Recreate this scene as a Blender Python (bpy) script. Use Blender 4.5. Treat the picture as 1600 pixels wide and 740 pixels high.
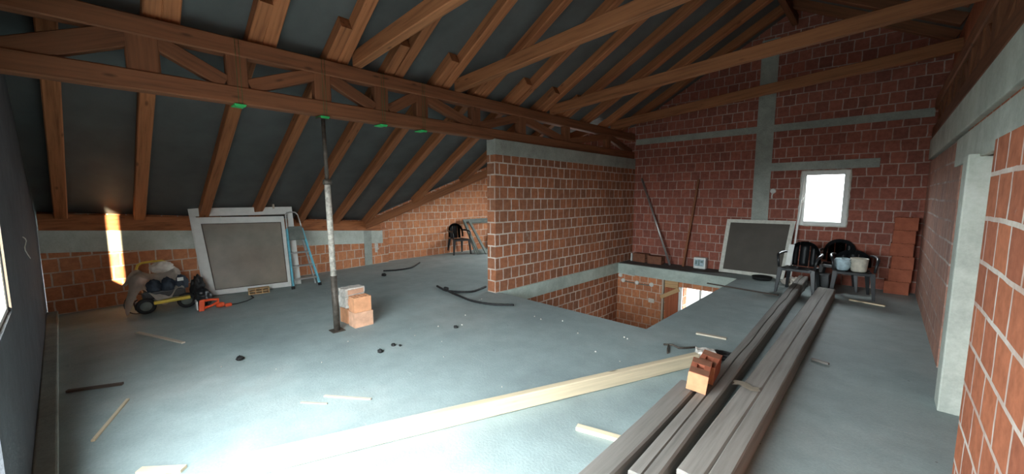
import bpy, bmesh, math, random
from mathutils import Vector, Matrix, noise
random.seed(7)
sc = bpy.context.scene
col = sc.collection
for o in list(bpy.data.objects): bpy.data.objects.remove(o)

# ------------------------------------------------------------------ camera
cam_d = bpy.data.cameras.new('camera'); cam = bpy.data.objects.new('camera', cam_d); col.objects.link(cam)
cam_d.sensor_width = 36.0; cam_d.lens = 13.5; cam_d.clip_start = 0.02
cam.location = (0, 0, 1.65)
cam.rotation_euler = (math.radians(90 - 6.09), 0, math.radians(44.11))
sc.camera = cam
# ------------------------------------------------------------------ sky, sun, daylight openings, exposure
w = bpy.data.worlds.new('world'); sc.world = w; w.use_nodes = True
bg = w.node_tree.nodes['Background']; SKY = 25.0; GROUND = 0.10
_nt = w.node_tree; _tc = _nt.nodes.new('ShaderNodeTexCoord'); _sx = _nt.nodes.new('ShaderNodeSeparateXYZ'); _mr = _nt.nodes.new('ShaderNodeValToRGB')
_nt.links.new(_tc.outputs['Generated'], _sx.inputs[0]); _ad = _nt.nodes.new('ShaderNodeMath'); _ad.operation = 'MULTIPLY_ADD'; _ad.inputs[1].default_value = 0.5; _ad.inputs[2].default_value = 0.5
_nt.links.new(_sx.outputs[2], _ad.inputs[0]); _nt.links.new(_ad.outputs[0], _mr.inputs[0])
_e = _mr.color_ramp.elements; _e[0].position = 0.47; _e[0].color = (GROUND, GROUND * 1.02, GROUND, 1); _e[1].position = 0.53; _e[1].color = (0.86, 0.96, 1.0, 1)
_nt.links.new(_mr.outputs[0], bg.inputs[0]); bg.inputs[1].default_value = SKY
sun_d = bpy.data.lights.new('sun', 'SUN'); sun = bpy.data.objects.new('sun', sun_d); col.objects.link(sun)
sun_d.energy = 42.0; sun_d.color = (1.0, 0.78, 0.50); sun_d.angle = math.radians(0.6)
SUN_DIR = Vector((-1.0, 0.080, -0.13)).normalized()
sun.rotation_euler = SUN_DIR.to_track_quat('-Z', 'Y').to_euler(); sun.location = (3, -3, 6)
def portal(name, loc, sx, sz, rot):
    l = bpy.data.lights.new(name, 'AREA'); l.shape = 'RECTANGLE'; l.size = sx; l.size_y = sz
    l.cycles.is_portal = True
    o = bpy.data.objects.new(name, l); col.objects.link(o); o.location = loc; o.rotation_euler = rot
portal('portal_door', (-1.5, -0.62, 1.22), 2.3, 2.5, (math.radians(90), 0, 0))     # -Z of lamp aims at +Y
portal('portal_window', (-3.1, -0.70, 1.7), 1.5, 1.6, (math.radians(90), 0, 0))
portal('portal_wing_added', (-6.6, 9.66, 1.5), 2.4, 1.7, (math.radians(-90), 0, 0))  # added opening, hidden by the partition, to brighten the wing wall
portal('portal_far_window', (-0.85, 9.66, 1.6), 0.7, 1.1, (math.radians(-90), 0, 0))
portal('portal_lower_window', (-2.5, 9.0, -1.3), 1.3, 2.0, (math.radians(-90), 0, 0))
sc.view_settings.view_transform = 'Standard'; sc.view_settings.look = 'None'
sc.view_settings.gamma = 1.0; sc.view_settings.use_curve_mapping = False
sc.view_settings.exposure = 0.0
try:
    sc.cycles.max_bounces = 10; sc.cycles.diffuse_bounces = 6; sc.cycles.sample_clamp_indirect = 6.0
except Exception: pass

# ------------------------------------------------------------------ materials
def newmat(name):
    m = bpy.data.materials.new(name); m.use_nodes = True
    nt = m.node_tree; b = nt.nodes['Principled BSDF']; b.inputs['Specular IOR Level'].default_value = 0.3
    return m, nt, b
def N(nt, t, **k):
    n = nt.nodes.new(t)
    for a, v in k.items(): setattr(n, a, v)
    return n
def ramp(nt, fac, stops):
    r = N(nt, 'ShaderNodeValToRGB'); e = r.color_ramp.elements
    while len(e) < len(stops): e.new(0.5)
    for i, (p, c) in enumerate(stops): e[i].position = p; e[i].color = (*c, 1)
    nt.links.new(fac, r.inputs[0]); return r.outputs[0]
def bump(nt, b, h, strength=0.4, dist=0.01):
    bp = N(nt, 'ShaderNodeBump'); bp.inputs['Strength'].default_value = strength; bp.inputs['Distance'].default_value = dist
    nt.links.new(h, bp.inputs['Height']); nt.links.new(bp.outputs[0], b.inputs['Normal']); return bp
def mixc(nt, f, a, c, mode='MIX'):
    m = N(nt, 'ShaderNodeMix', data_type='RGBA', blend_type=mode)
    for s, v in ((0, f), (6, a), (7, c)):
        if hasattr(v, 'is_linked') or hasattr(v, 'links'): nt.links.new(v, m.inputs[s])
        elif isinstance(v, tuple): m.inputs[s].default_value = (*v, 1)
        else: m.inputs[s].default_value = v
    return m.outputs[2]
def noise_n(nt, vec, scale, detail=4, rough=0.55, w_=None):
    n = N(nt, 'ShaderNodeTexNoise'); n.inputs['Scale'].default_value = scale
    n.inputs['Detail'].default_value = detail; n.inputs['Roughness'].default_value = rough
    if vec is not None: nt.links.new(vec, n.inputs['Vector'])
    return n
def plain(name, c, rough=0.6, metal=0.0, var=0.25, scale=8.0, bmp=0.15, spec=0.3):
    m, nt, b = newmat(name); tc = N(nt, 'ShaderNodeTexCoord')
    n = noise_n(nt, tc.outputs['Object'], scale)
    lo = tuple(x * (1 - var) for x in c); hi = tuple(min(1, x * (1 + var)) for x in c)
    nt.links.new(ramp(nt, n.outputs[0], [(0.3, lo), (0.7, hi)]), b.inputs['Base Color'])
    b.inputs['Roughness'].default_value = rough; b.inputs['Metallic'].default_value = metal; b.inputs['Specular IOR Level'].default_value = spec
    if bmp: bump(nt, b, n.outputs[0], bmp, 0.01)
    return m
def concrete(name, c, var=0.22, rough=0.85, grain=0.3, pits=False):
    m, nt, b = newmat(name); g = N(nt, 'ShaderNodeNewGeometry')
    big = noise_n(nt, g.outputs['Position'], 0.9, 6, 0.62); fine = noise_n(nt, g.outputs['Position'], 38, 5, 0.7)
    mid = noise_n(nt, g.outputs['Position'], 6, 5, 0.6)
    lo = tuple(x * (1 - var) for x in c); hi = tuple(min(1, x * (1 + var)) for x in c)
    a = ramp(nt, big.outputs[0], [(0.3, lo), (0.72, hi)])
    a = mixc(nt, 0.35, a, ramp(nt, mid.outputs[0], [(0.35, (0.35, 0.35, 0.35)), (0.65, (0.65, 0.65, 0.65))]), 'OVERLAY')
    a = mixc(nt, 0.25, a, ramp(nt, fine.outputs[0], [(0.3, (0.3, 0.3, 0.3)), (0.7, (0.7, 0.7, 0.7))]), 'OVERLAY')
    nt.links.new(a, b.inputs['Base Color']); b.inputs['Roughness'].default_value = rough
    ad = N(nt, 'ShaderNodeMath', operation='ADD'); nt.links.new(fine.outputs[0], ad.inputs[0]); nt.links.new(mid.outputs[0], ad.inputs[1])
    bump(nt, b, ad.outputs[0], grain, 0.012)
    return m
def brickmat(name, c1, c2, mortar, bw=0.20, bh=0.20, ms=0.010, bias=0.0, smear=0.35):
    m, nt, b = newmat(name)
    g = N(nt, 'ShaderNodeNewGeometry'); sp = N(nt, 'ShaderNodeSeparateXYZ'); sn = N(nt, 'ShaderNodeSeparateXYZ')
    nt.links.new(g.outputs['Position'], sp.inputs[0]); nt.links.new(g.outputs['True Normal'], sn.inputs[0])
    def M(op, a, c=None):
        x = N(nt, 'ShaderNodeMath', operation=op)
        for i, v in enumerate((a, c)):
            if v is None: continue
            if isinstance(v, (int, float)): x.inputs[i].default_value = v
            else: nt.links.new(v, x.inputs[i])
        return x.outputs[0]
    ax = M('GREATER_THAN', M('ABSOLUTE', sn.outputs[0]), 0.7); inv = M('SUBTRACT', 1.0, ax)
    u = M('ADD', M('MULTIPLY', sp.outputs[1], ax), M('MULTIPLY', sp.outputs[0], inv))
    wob = noise_n(nt, g.outputs['Position'], 5, 3); wob2 = noise_n(nt, g.outputs['Position'], 0.7, 2)
    u2 = M('ADD', u, M('MULTIPLY', M('SUBTRACT', wob.outputs[0], 0.5), 0.035))
    v2 = M('ADD', sp.outputs[2], M('MULTIPLY', M('SUBTRACT', wob2.outputs[0], 0.5), 0.05))
    v2 = M('ADD', v2, M('MULTIPLY', M('SUBTRACT', wob.outputs[0], 0.5), 0.012))
    cv = N(nt, 'ShaderNodeCombineXYZ'); nt.links.new(u2, cv.inputs[0]); nt.links.new(v2, cv.inputs[1])
    br = N(nt, 'ShaderNodeTexBrick', offset=0.43, squash=1.0); nt.links.new(cv.outputs[0], br.inputs['Vector'])
    br.inputs['Color1'].default_value = (*c1, 1); br.inputs['Color2'].default_value = (*c2, 1); br.inputs['Mortar'].default_value = (*mortar, 1)
    br.inputs['Scale'].default_value = 1; br.inputs['Brick Width'].default_value = bw; br.inputs['Row Height'].default_value = bh
    br.inputs['Mortar Size'].default_value = ms; br.inputs['Mortar Smooth'].default_value = 0.15; br.inputs['Bias'].default_value = bias
    fine = noise_n(nt, g.outputs['Position'], 14, 5, 0.65)
    a = mixc(nt, 0.55, br.outputs[0], ramp(nt, fine.outputs[0], [(0.3, (0.3, 0.3, 0.3)), (0.7, (0.68, 0.68, 0.68))]), 'OVERLAY')
    # mortar that faded or was smeared in patches, and grey cement stains
    pat = noise_n(nt, g.outputs['Position'], 1.7, 4, 0.6)
    lost = ramp(nt, pat.outputs[0], [(0.40, (1, 1, 1)), (0.62, (0, 0, 0))])
    f = M('MULTIPLY', br.outputs[1], M('MULTIPLY', lost, smear * 1.5))
    a = mixc(nt, f, a, tuple((p + q) * 0.42 for p, q in zip(c1, c2)))
    st = noise_n(nt, g.outputs['Position'], 2.6, 6, 0.7)
    sf = ramp(nt, st.outputs[0], [(0.66, (0, 0, 0)), (0.74, (0.5, 0.5, 0.5))])
    a = mixc(nt, sf, a, (0.36, 0.34, 0.30))
    nt.links.new(a, b.inputs['Base Color']); b.inputs['Roughness'].default_value = 0.9; b.inputs['Specular IOR Level'].default_value = 0.15
    h = M('ADD', M('MULTIPLY', br.outputs[1], -0.5), M('MULTIPLY', fine.outputs[0], 0.5))
    bump(nt, b, h, 0.5, 0.012)
    return m
M = {}
def wood(name, c, dark=0.55, rough=0.7, knots=True, axis=0, streak=1.0):
    m, nt, b = newmat(name); tc = N(nt, 'ShaderNodeTexCoord'); mp = N(nt, 'ShaderNodeMapping')
    s = [26.0, 26.0, 26.0]; s[axis] = 1.3; mp.inputs['Scale'].default_value = s
    nt.links.new(tc.outputs['Object'], mp.inputs['Vector'])
    oi = N(nt, 'ShaderNodeObjectInfo'); va = N(nt, 'ShaderNodeVectorMath', operation='ADD')
    nt.links.new(mp.outputs[0], va.inputs[0]); cm = N(nt, 'ShaderNodeCombineXYZ'); mm = N(nt, 'ShaderNodeMath', operation='MULTIPLY')
    mm.inputs[1].default_value = 37; nt.links.new(oi.outputs['Random'], mm.inputs[0])
    for i in range(3): nt.links.new(mm.outputs[0], cm.inputs[i])
    nt.links.new(cm.outputs[0], va.inputs[1])
    n = noise_n(nt, va.outputs[0], 1.0, 5, 0.6)
    lo = tuple(x * dark for x in c); hi = tuple(min(1, x * (1 + 0.25 * streak)) for x in c)
    a = ramp(nt, n.outputs[0], [(0.28, lo), (0.5, c), (0.75, hi)])
    mp2 = N(nt, 'ShaderNodeMapping'); s2 = [7.0, 7.0, 7.0]; s2[axis] = 2.2; mp2.inputs['Scale'].default_value = s2
    nt.links.new(tc.outputs['Object'], mp2.inputs['Vector'])
    vo = N(nt, 'ShaderNodeTexVoronoi', feature='F1'); vo.inputs['Scale'].default_value = 1.0; vo.inputs['Randomness'].default_value = 1.0
    va2 = N(nt, 'ShaderNodeVectorMath', operation='ADD'); nt.links.new(mp2.outputs[0], va2.inputs[0]); nt.links.new(cm.outputs[0], va2.inputs[1])
    nt.links.new(va2.outputs[0], vo.inputs['Vector'])
    if knots:
        k = ramp(nt, vo.outputs['Distance'], [(0.05, (0.75, 0.75, 0.75)), (0.13, (0, 0, 0))])
        a = mixc(nt, k, a, tuple(x * 0.3 for x in c))
    tone = N(nt, 'ShaderNodeMapRange'); tone.inputs['To Min'].default_value = 0.82; tone.inputs['To Max'].default_value = 1.15
    nt.links.new(oi.outputs['Random'], tone.inputs['Value'])
    hs = N(nt, 'ShaderNodeHueSaturation'); nt.links.new(tone.outputs[0], hs.inputs['Value']); nt.links.new(a, hs.inputs['Color'])
    nt.links.new(hs.outputs[0], b.inputs['Base Color']); b.inputs['Roughness'].default_value = rough
    bump(nt, b, n.outputs[0], 0.25, 0.004)
    return m
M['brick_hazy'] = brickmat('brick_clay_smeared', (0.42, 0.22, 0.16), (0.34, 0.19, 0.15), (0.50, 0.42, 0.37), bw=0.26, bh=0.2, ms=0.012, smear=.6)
M['brick'] = brickmat('brick_clay', (0.39, 0.150, 0.076), (0.25, 0.115, 0.068), (0.68, 0.60, 0.51), ms=0.012)
M['brick_far'] = brickmat('brick_clay_red', (0.36, 0.125, 0.085), (0.24, 0.090, 0.068), (0.48, 0.37, 0.32), ms=0.009)
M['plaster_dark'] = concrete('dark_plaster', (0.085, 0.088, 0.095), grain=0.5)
M['brick_knee'] = brickmat('brick_clay_orange', (0.60, 0.25, 0.12), (0.44, 0.18, 0.095), (0.66, 0.58, 0.48))
M['brick_near'] = brickmat('brick_clay_large', (0.46, 0.16, 0.08), (0.33, 0.11, 0.06), (0.62, 0.56, 0.50), bw=0.26, bh=0.22, ms=0.012)
M['concrete'] = concrete('concrete_belt', (0.34, 0.37, 0.33))
M['concrete_light'] = concrete('concrete_column', (0.50, 0.54, 0.48))
M['concrete_plinth'] = concrete('concrete_slab_edge', (0.42, 0.50, 0.45))
M['membrane'] = plain('roof_membrane', (0.100, 0.107, 0.104), rough=0.55, var=0.15, scale=3, bmp=0.3)
M['rafter'] = wood('rafter_wood', (0.37, 0.142, 0.058))
M['truss'] = wood('truss_wood', (0.20, 0.078, 0.036))
M['plate'] = wood('plate_wood', (0.42, 0.15, 0.055), axis=1)
M['board'] = wood('dark_boards', (0.22, 0.085, 0.045), axis=2)
M['tie'] = wood('tie_wood', (0.31, 0.125, 0.052))
M['old_timber'] = wood('weathered_timber', (0.27, 0.25, 0.225), dark=0.7, knots=False)
M['pine'] = wood('fresh_pine', (0.70, 0.58, 0.40), dark=0.85)
M['lath'] = wood('pale_lath', (0.55, 0.48, 0.38), dark=0.8, knots=False)
M['darklath'] = wood('dark_lath', (0.10, 0.075, 0.06), dark=0.8, knots=False)
M['osb'] = wood('red_board', (0.42, 0.13, 0.06), axis=2)
M['formwood'] = wood('form_wood', (0.55, 0.36, 0.18), dark=0.7)
M['white'] = plain('white_paint', (0.74, 0.76, 0.72), rough=0.45, var=0.06, scale=12, bmp=0.05)
M['whiteold'] = plain('old_white_paint', (0.60, 0.60, 0.53), rough=0.6, var=0.14, scale=18, bmp=0.1)
M['black_plastic'] = plain('black_plastic', (0.022, 0.024, 0.026), rough=0.35, var=0.2, scale=6, bmp=0.03, spec=0.5)
M['rubber'] = plain('black_rubber', (0.018, 0.018, 0.018), rough=0.6, var=0.2, scale=20)
M['navy'] = plain('navy_cloth', (0.030, 0.040, 0.055), rough=0.7, var=0.25, scale=10)
M['tarp'] = plain('grey_canvas', (0.60, 0.54, 0.47), rough=0.9, var=0.14, scale=7, bmp=0.3)
M['yellow'] = plain('yellow_enamel', (0.75, 0.55, 0.08), rough=0.4, var=0.12, scale=14)
M['orange'] = plain('orange_plastic', (0.85, 0.11, 0.035), rough=0.4, var=0.1)
M['steel'] = plain('galvanised_steel', (0.55, 0.56, 0.55), rough=0.38, metal=0.8, var=0.12, scale=20)
M['rust'] = plain('rusty_steel', (0.10, 0.085, 0.07), rough=0.6, metal=0.5, var=0.35, scale=24)
M['ladderblue'] = plain('blue_enamel', (0.16, 0.50, 0.62), rough=0.4, var=0.15, scale=16)
M['green'] = plain('green_strap', (0.05, 0.55, 0.16), rough=0.6, var=0.1)
M['green_dark'] = plain('dark_green_cord', (0.04, 0.14, 0.05), rough=0.8, var=0.2)
M['chairpane'] = plain('brown_panel', (0.085, 0.075, 0.062), rough=0.7, var=0.12, scale=3)
M['prop_cement'] = plain('cement_spattered_steel', (0.40, 0.37, 0.32), rough=0.8, var=0.45, scale=26)
M['grime'] = plain('grey_green_paint', (0.16, 0.18, 0.16), rough=0.6, var=0.2)
M['mortar'] = plain('dry_mortar', (0.66, 0.62, 0.56), rough=0.95, var=0.2, scale=30, bmp=0.6)
M['clay'] = plain('hollow_clay', (0.66, 0.32, 0.17), rough=0.9, var=0.14, scale=14, bmp=0.3)
M['clay_pale'] = plain('pale_clay', (0.66, 0.38, 0.25), rough=0.9, var=0.16, scale=14, bmp=0.3)
M['clay_dark'] = plain('dark_clay', (0.20, 0.085, 0.05), rough=0.9, var=0.2, scale=14, bmp=0.3)
M['clay_red'] = plain('red_clay', (0.36, 0.11, 0.06), rough=0.9, var=0.18, scale=9, bmp=0.3)
M['dark'] = plain('dark_hole', (0.015, 0.010, 0.008), rough=0.9, var=0.1)
M['paleblue'] = plain('pale_blue_plastic', (0.42, 0.55, 0.60), rough=0.5, var=0.3, scale=12)
M['cream'] = plain('cream_plastic', (0.62, 0.58, 0.48), rough=0.5, var=0.22, scale=14)
M['print'] = plain('grey_green_print', (0.18, 0.26, 0.25), rough=0.5, var=0.4, scale=40)

# floor: poured slab, blue-grey, pale dusty and stained in places
def floor_mat():
    m, nt, b = newmat('poured_floor'); g = N(nt, 'ShaderNodeNewGeometry')
    big = noise_n(nt, g.outputs['Position'], 0.55, 6, 0.6); mid = noise_n(nt, g.outputs['Position'], 3.5, 6, 0.65); fine = noise_n(nt, g.outputs['Position'], 55, 4, 0.7)
    a = ramp(nt, big.outputs[0], [(0.32, (0.27, 0.335, 0.335)), (0.52, (0.33, 0.405, 0.40)), (0.72, (0.41, 0.455, 0.44))])
    a = mixc(nt, 0.35, a, ramp(nt, mid.outputs[0], [(0.35, (0.36, 0.36, 0.36)), (0.68, (0.64, 0.64, 0.64))]), 'OVERLAY')
    a = mixc(nt, 0.2, a, ramp(nt, fine.outputs[0], [(0.3, (0.3, 0.3, 0.3)), (0.7, (0.7, 0.7, 0.7))]), 'OVERLAY')
    # trowel scrapes
    mp = N(nt, 'ShaderNodeMapping'); mp.inputs['Rotation'].default_value = (0, 0, 0.5); mp.inputs['Scale'].default_value = (2, 16, 1)
    nt.links.new(g.outputs['Position'], mp.inputs['Vector']); sc_ = noise_n(nt, mp.outputs[0], 1.0, 6, 0.75)
    f = ramp(nt, sc_.outputs[0], [(0.64, (0, 0, 0)), (0.70, (0.28, 0.28, 0.28))])
    a = mixc(nt, f, a, (0.62, 0.68, 0.66))
    # dark specks of spilt dirt
    vo = N(nt, 'ShaderNodeTexVoronoi'); vo.inputs['Scale'].default_value = 3.2; nt.links.new(g.outputs['Position'], vo.inputs['Vector'])
    k = ramp(nt, vo.outputs['Distance'], [(0.018, (0.8, 0.8, 0.8)), (0.03, (0, 0, 0))])
    a = mixc(nt, k, a, (0.10, 0.10, 0.09))
    nt.links.new(a, b.inputs['Base Color']); b.inputs['Roughness'].default_value = 0.62; b.inputs['Specular IOR Level'].default_value = 0.35
    ad = N(nt, 'ShaderNodeMath', operation='ADD'); nt.links.new(fine.outputs[0], ad.inputs[0]); nt.links.new(mid.outputs[0], ad.inputs[1])
    bump(nt, b, ad.outputs[0], 0.25, 0.012)
    return m
M['floor'] = floor_mat()
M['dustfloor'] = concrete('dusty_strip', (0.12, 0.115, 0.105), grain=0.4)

def dirty_pane():
    m, nt, b = newmat('dusty_pane'); out = nt.nodes['Material Output']
    tc = N(nt, 'ShaderNodeTexCoord'); n = noise_n(nt, tc.outputs['Object'], 3.0, 5)
    nt.links.new(ramp(nt, n.outputs[0], [(0.3, (0.27, 0.25, 0.20)), (0.7, (0.38, 0.35, 0.28))]), b.inputs['Base Color'])
    b.inputs['Roughness'].default_value = 0.35
    t = N(nt, 'ShaderNodeBsdfTransparent'); mx = N(nt, 'ShaderNodeMixShader'); mx.inputs[0].default_value = 0.62
    nt.links.new(t.outputs[0], mx.inputs[1]); nt.links.new(b.outputs[0], mx.inputs[2]); nt.links.new(mx.outputs[0], out.inputs['Surface'])
    return m
M['pane'] = dirty_pane()
def clear_glass():
    m, nt, b = newmat('window_glass'); out = nt.nodes['Material Output']
    t = N(nt, 'ShaderNodeBsdfTransparent'); gl = N(nt, 'ShaderNodeBsdfGlossy'); gl.inputs['Roughness'].default_value = 0.02
    mx = N(nt, 'ShaderNodeMixShader'); mx.inputs[0].default_value = 0.06
    nt.links.new(t.outputs[0], mx.inputs[1]); nt.links.new(gl.outputs[0], mx.inputs[2]); nt.links.new(mx.outputs[0], out.inputs['Surface'])
    return m
M['glass'] = clear_glass()

# ------------------------------------------------------------------ mesh helpers
class MB:
    def __init__(s): s.bm = bmesh.new()
    def hexa(s, P, bev=0.0):
        """8 points: bottom ring 0-3, top ring 4-7"""
        v = [s.bm.verts.new(p) for p in P]
        fs = [(3, 2, 1, 0), (4, 5, 6, 7), (0, 1, 5, 4), (1, 2, 6, 5), (2, 3, 7, 6), (3, 0, 4, 7)]
        F = [s.bm.faces.new([v[i] for i in f]) for f in fs]
        if bev > 0:
            ed = {e for f in F for e in f.edges}
            bmesh.ops.bevel(s.bm, geom=list(ed), offset=bev, segments=2, affect='EDGES', profile=0.6)
        return s
    def box(s, x0, x1, y0, y1, z0, z1, bev=0.0):
        return s.hexa([(x0, y0, z0), (x1, y0, z0), (x1, y1, z0), (x0, y1, z0), (x0, y0, z1), (x1, y0, z1), (x1, y1, z1), (x0, y1, z1)], bev)
    def bar(s, p, q, wd, ht, up=(0, 0, 1), bev=0.0):
        """bar from p to q (centre line), width across, height along up"""
        p = Vector(p); q = Vector(q); d = (q - p).normalized(); up = Vector(up)
        sd = d.cross(up).normalized(); u = sd.cross(d).normalized()
        P = []
        for hh in (-ht / 2, ht / 2):
            for e, k in ((p, -1), (p, 1), (q, 1), (q, -1)): P.append(e + sd * (k * wd / 2) + u * hh)
        return s.hexa(P, bev)
    def tube(s, pts, r, n=10, caps=True, closed=False):
        pts = [Vector(p) for p in pts]; m = len(pts); rs = r if isinstance(r, (list, tuple)) else [r] * m
        rings = []; prev = None
        for i, p in enumerate(pts):
            if closed: t = pts[(i + 1) % m] - pts[i - 1]
            else: t = pts[min(i + 1, m - 1)] - pts[max(i - 1, 0)]
            t.normalize()
            if prev is None:
                a = Vector((0, 0, 1)) if abs(t.z) < 0.9 else Vector((1, 0, 0)); u = t.cross(a).normalized()
            else:
                u = (prev - t * prev.dot(t)).normalized()
            prev = u; v = t.cross(u)
            rings.append([s.bm.verts.new(p + (u * math.cos(2 * math.pi * k / n) + v * math.sin(2 * math.pi * k / n)) * rs[i]) for k in range(n)])
        R = range(m) if closed else range(m - 1)
        for i in R:
            a, b = rings[i], rings[(i + 1) % m]
            for k in range(n):
                f = s.bm.faces.new((a[k], a[(k + 1) % n], b[(k + 1) % n], b[k])); f.smooth = True
        if caps and not closed:
            s.bm.faces.new(rings[0][::-1]); s.bm.faces.new(rings[-1])
        return s
    def lathe(s, prof, c=(0, 0, 0), n=24, axis='Z'):
        rings = []
        for r, z in prof:
            ring = []
            for k in range(n):
                a = 2 * math.pi * k / n; x, y = r * math.cos(a), r * math.sin(a)
                p = {'Z': (x, y, z), 'X': (z, x, y), 'Y': (x, z, y)}[axis]
                ring.append(s.bm.verts.new((p[0] + c[0], p[1] + c[1], p[2] + c[2])))
            rings.append(ring)
        for a, b in zip(rings, rings[1:]):
            for k in range(n):
                f = s.bm.faces.new((a[k], a[(k + 1) % n], b[(k + 1) % n], b[k])); f.smooth = True
        return s
    def prism(s, poly, d, ):
        """polygon (3-D points) extruded by vector d"""
        d = Vector(d); a = [s.bm.verts.new(p) for p in poly]; b = [s.bm.verts.new(Vector(p) + d) for p in poly]
        n = len(a); s.bm.faces.new(a[::-1]); s.bm.faces.new(b)
        for i in range(n): s.bm.faces.new((a[i], a[(i + 1) % n], b[(i + 1) % n], b[i]))
        return s
    def sheet(s, grid, th=0.0):
        V = [[s.bm.verts.new(p) for p in row] for row in grid]
        for i in range(len(V) - 1):
            for j in range(len(V[0]) - 1):
                f = s.bm.faces.new((V[i][j], V[i + 1][j], V[i + 1][j + 1], V[i][j + 1])); f.smooth = True
        if th: bmesh.ops.solidify(s.bm, geom=s.bm.faces[:], thickness=th)
        return s
    def jitter(s, a, f=5.0):
        for v in s.bm.verts:
            n = noise.noise_vector(v.co * f); v.co += n * a
        return s
    def build(s, name, mat, parent=None, origin=None, smooth=False):
        bm = s.bm; bmesh.ops.recalc_face_normals(bm, faces=bm.faces[:])
        if origin is None:
            xs = [v.co.x for v in bm.verts]; ys = [v.co.y for v in bm.verts]; zs = [v.co.z for v in bm.verts]
            origin = Vector(((min(xs) + max(xs)) / 2, (min(ys) + max(ys)) / 2, min(zs)))
        origin = Vector(origin)
        for v in bm.verts: v.co -= origin
        me = bpy.data.meshes.new(name); bm.to_mesh(me); bm.free()
        mats = mat if isinstance(mat, (list, tuple)) else [mat]
        for m_ in mats: me.materials.append(M[m_] if isinstance(m_, str) else m_)
        if smooth:
            for p in me.polygons: p.use_smooth = True
        o = bpy.data.objects.new(name, me); col.objects.link(o)
        pw = Vector((0, 0, 0)); q = parent
        while q is not None: pw += q.location; q = q.parent
        o.location = origin - pw
        if parent is not None: o.parent = parent
        return o
def tag(o, label, cat, group=None, kind=None):
    o['label'] = label; o['category'] = cat
    if group: o['group'] = group
    if kind: o['kind'] = kind
    return o
def struct(o): o['kind'] = 'structure'; return o
def thing(name, label, cat, loc, group=None):
    o = bpy.data.objects.new(name, None); col.objects.link(o); o.location = loc; o.empty_display_size = 0.1
    return tag(o, label, cat, group)
def copy_tree(root, loc, rz, label, group=None):
    r = root.copy(); col.objects.link(r); r.location = loc; r.rotation_euler = (0, 0, rz); r['label'] = label
    if group: r['group'] = group
    for ch in list(root.children):
        c = ch.copy(); col.objects.link(c); c.parent = r
        for g in ch.children:
            d = g.copy(); col.objects.link(d); d.parent = c
    return r
def timber(name, p, q, wd, ht, mat, parent=None, up=(0, 0, 1), bev=0.006, segs=14, rough=0.003, crack=0.0):
    """a sawn timber with its own local X along the length, slightly uneven"""
    p = Vector(p); q = Vector(q); L = (q - p).length; d = (q - p).normalized(); upv = Vector(up)
    sd = upv.cross(d).normalized(); u = d.cross(sd).normalized()
    bm = bmesh.new(); rings = []
    seed = random.random() * 100
    c = min(wd, ht) * 0.08
    prof = [(-wd / 2 + c, -ht / 2), (wd / 2 - c, -ht / 2), (wd / 2, -ht / 2 + c), (wd / 2, ht / 2 - c), (wd / 2 - c, ht / 2), (-wd / 2 + c, ht / 2), (-wd / 2, ht / 2 - c), (-wd / 2, -ht / 2 + c)]
    if crack:
        prof = prof[:5] + [(crack * 0.6, ht / 2), (0, ht / 2 - 0.02), (-crack * 0.6, ht / 2)] + prof[5:]
    for i in range(segs + 1):
        t = i / segs; x = L * t; ring = []
        cr = (noise.noise(Vector((x * 1.3, seed, 5))) * 0.018) if crack else 0
        for k, (a, b) in enumerate(prof):
            nv = noise.noise_vector(Vector((x * 1.1, a * 6 + seed, b * 6))) * rough
            aa = a + (cr if crack and k in (5, 6, 7) else 0)
            ring.append(bm.verts.new((x, aa + nv.y, b + nv.z)))
        rings.append(ring)
    n = len(prof)
    for a, b in zip(rings, rings[1:]):
        for k in range(n): bm.faces.new((a[k], a[(k + 1) % n], b[(k + 1) % n], b[k]))
    bm.faces.new(rings[0][::-1]); bm.faces.new(rings[-1])
    bmesh.ops.recalc_face_normals(bm, faces=bm.faces[:])
    me = bpy.data.meshes.new(name); bm.to_mesh(me); bm.free(); me.materials.append(M[mat])
    o = bpy.data.objects.new(name, me); col.objects.link(o)
    R = Matrix((d, sd, u)).transposed().to_4x4(); R.translation = p
    if parent is not None:
        R.translation = p - parent.location; o.parent = parent
    o.matrix_local = R if parent is not None else R
    if parent is None: o.matrix_world = R
    return o

# ------------------------------------------------------------------ the shell
SL = 0.555
def zmain(x): return 3.32 + SL * (x + 4.6)          # underside plane of the rafters, left slope
RX = -1.5; RZ = zmain(RX)
def zright(x): return RZ - SL * (x - RX)
YF = 9.35                                            # inner face of the far wall
def kx(y): return -8.27 - 0.135 * (y - 0.04)         # line of the low eaves wall
def kz(y): return 1.135 - 0.073 * y                  # top of its concrete belt
def gy(x): return -0.23 + 0.065 * (x + 0.0)          # inner face of the wall by the camera (skewed)
# floor slab with the stair opening
PX0, PX1, PY0, PY1 = -4.67, -2.03, 4.5, 8.6
f = MB()
for a in ((-9.6, PX0, -1.2, 9.6), (PX0, PX1, -1.2, PY0), (PX0, PX1, PY1, 9.6), (PX1, 3.4, -1.2, 9.6)):
    f.box(*a, -0.2, 0)
bmesh.ops.remove_doubles(f.bm, verts=f.bm.verts[:], dist=1e-4)
struct(f.build('floor', 'floor'))
# slab edge faces around the opening (pale concrete), a hair proud
f = MB().box(PX0, PX1, PY1 - 0.015, PY1 + 0.002, -0.25, -0.002); struct(f.build('trim_1', 'concrete_plinth'))
f = MB().box(PX0 - 0.002, PX0 + 0.02, PY0 - 0.05, PY1, -0.25, 0.004); struct(f.build('trim_2', 'concrete_plinth'))
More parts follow.
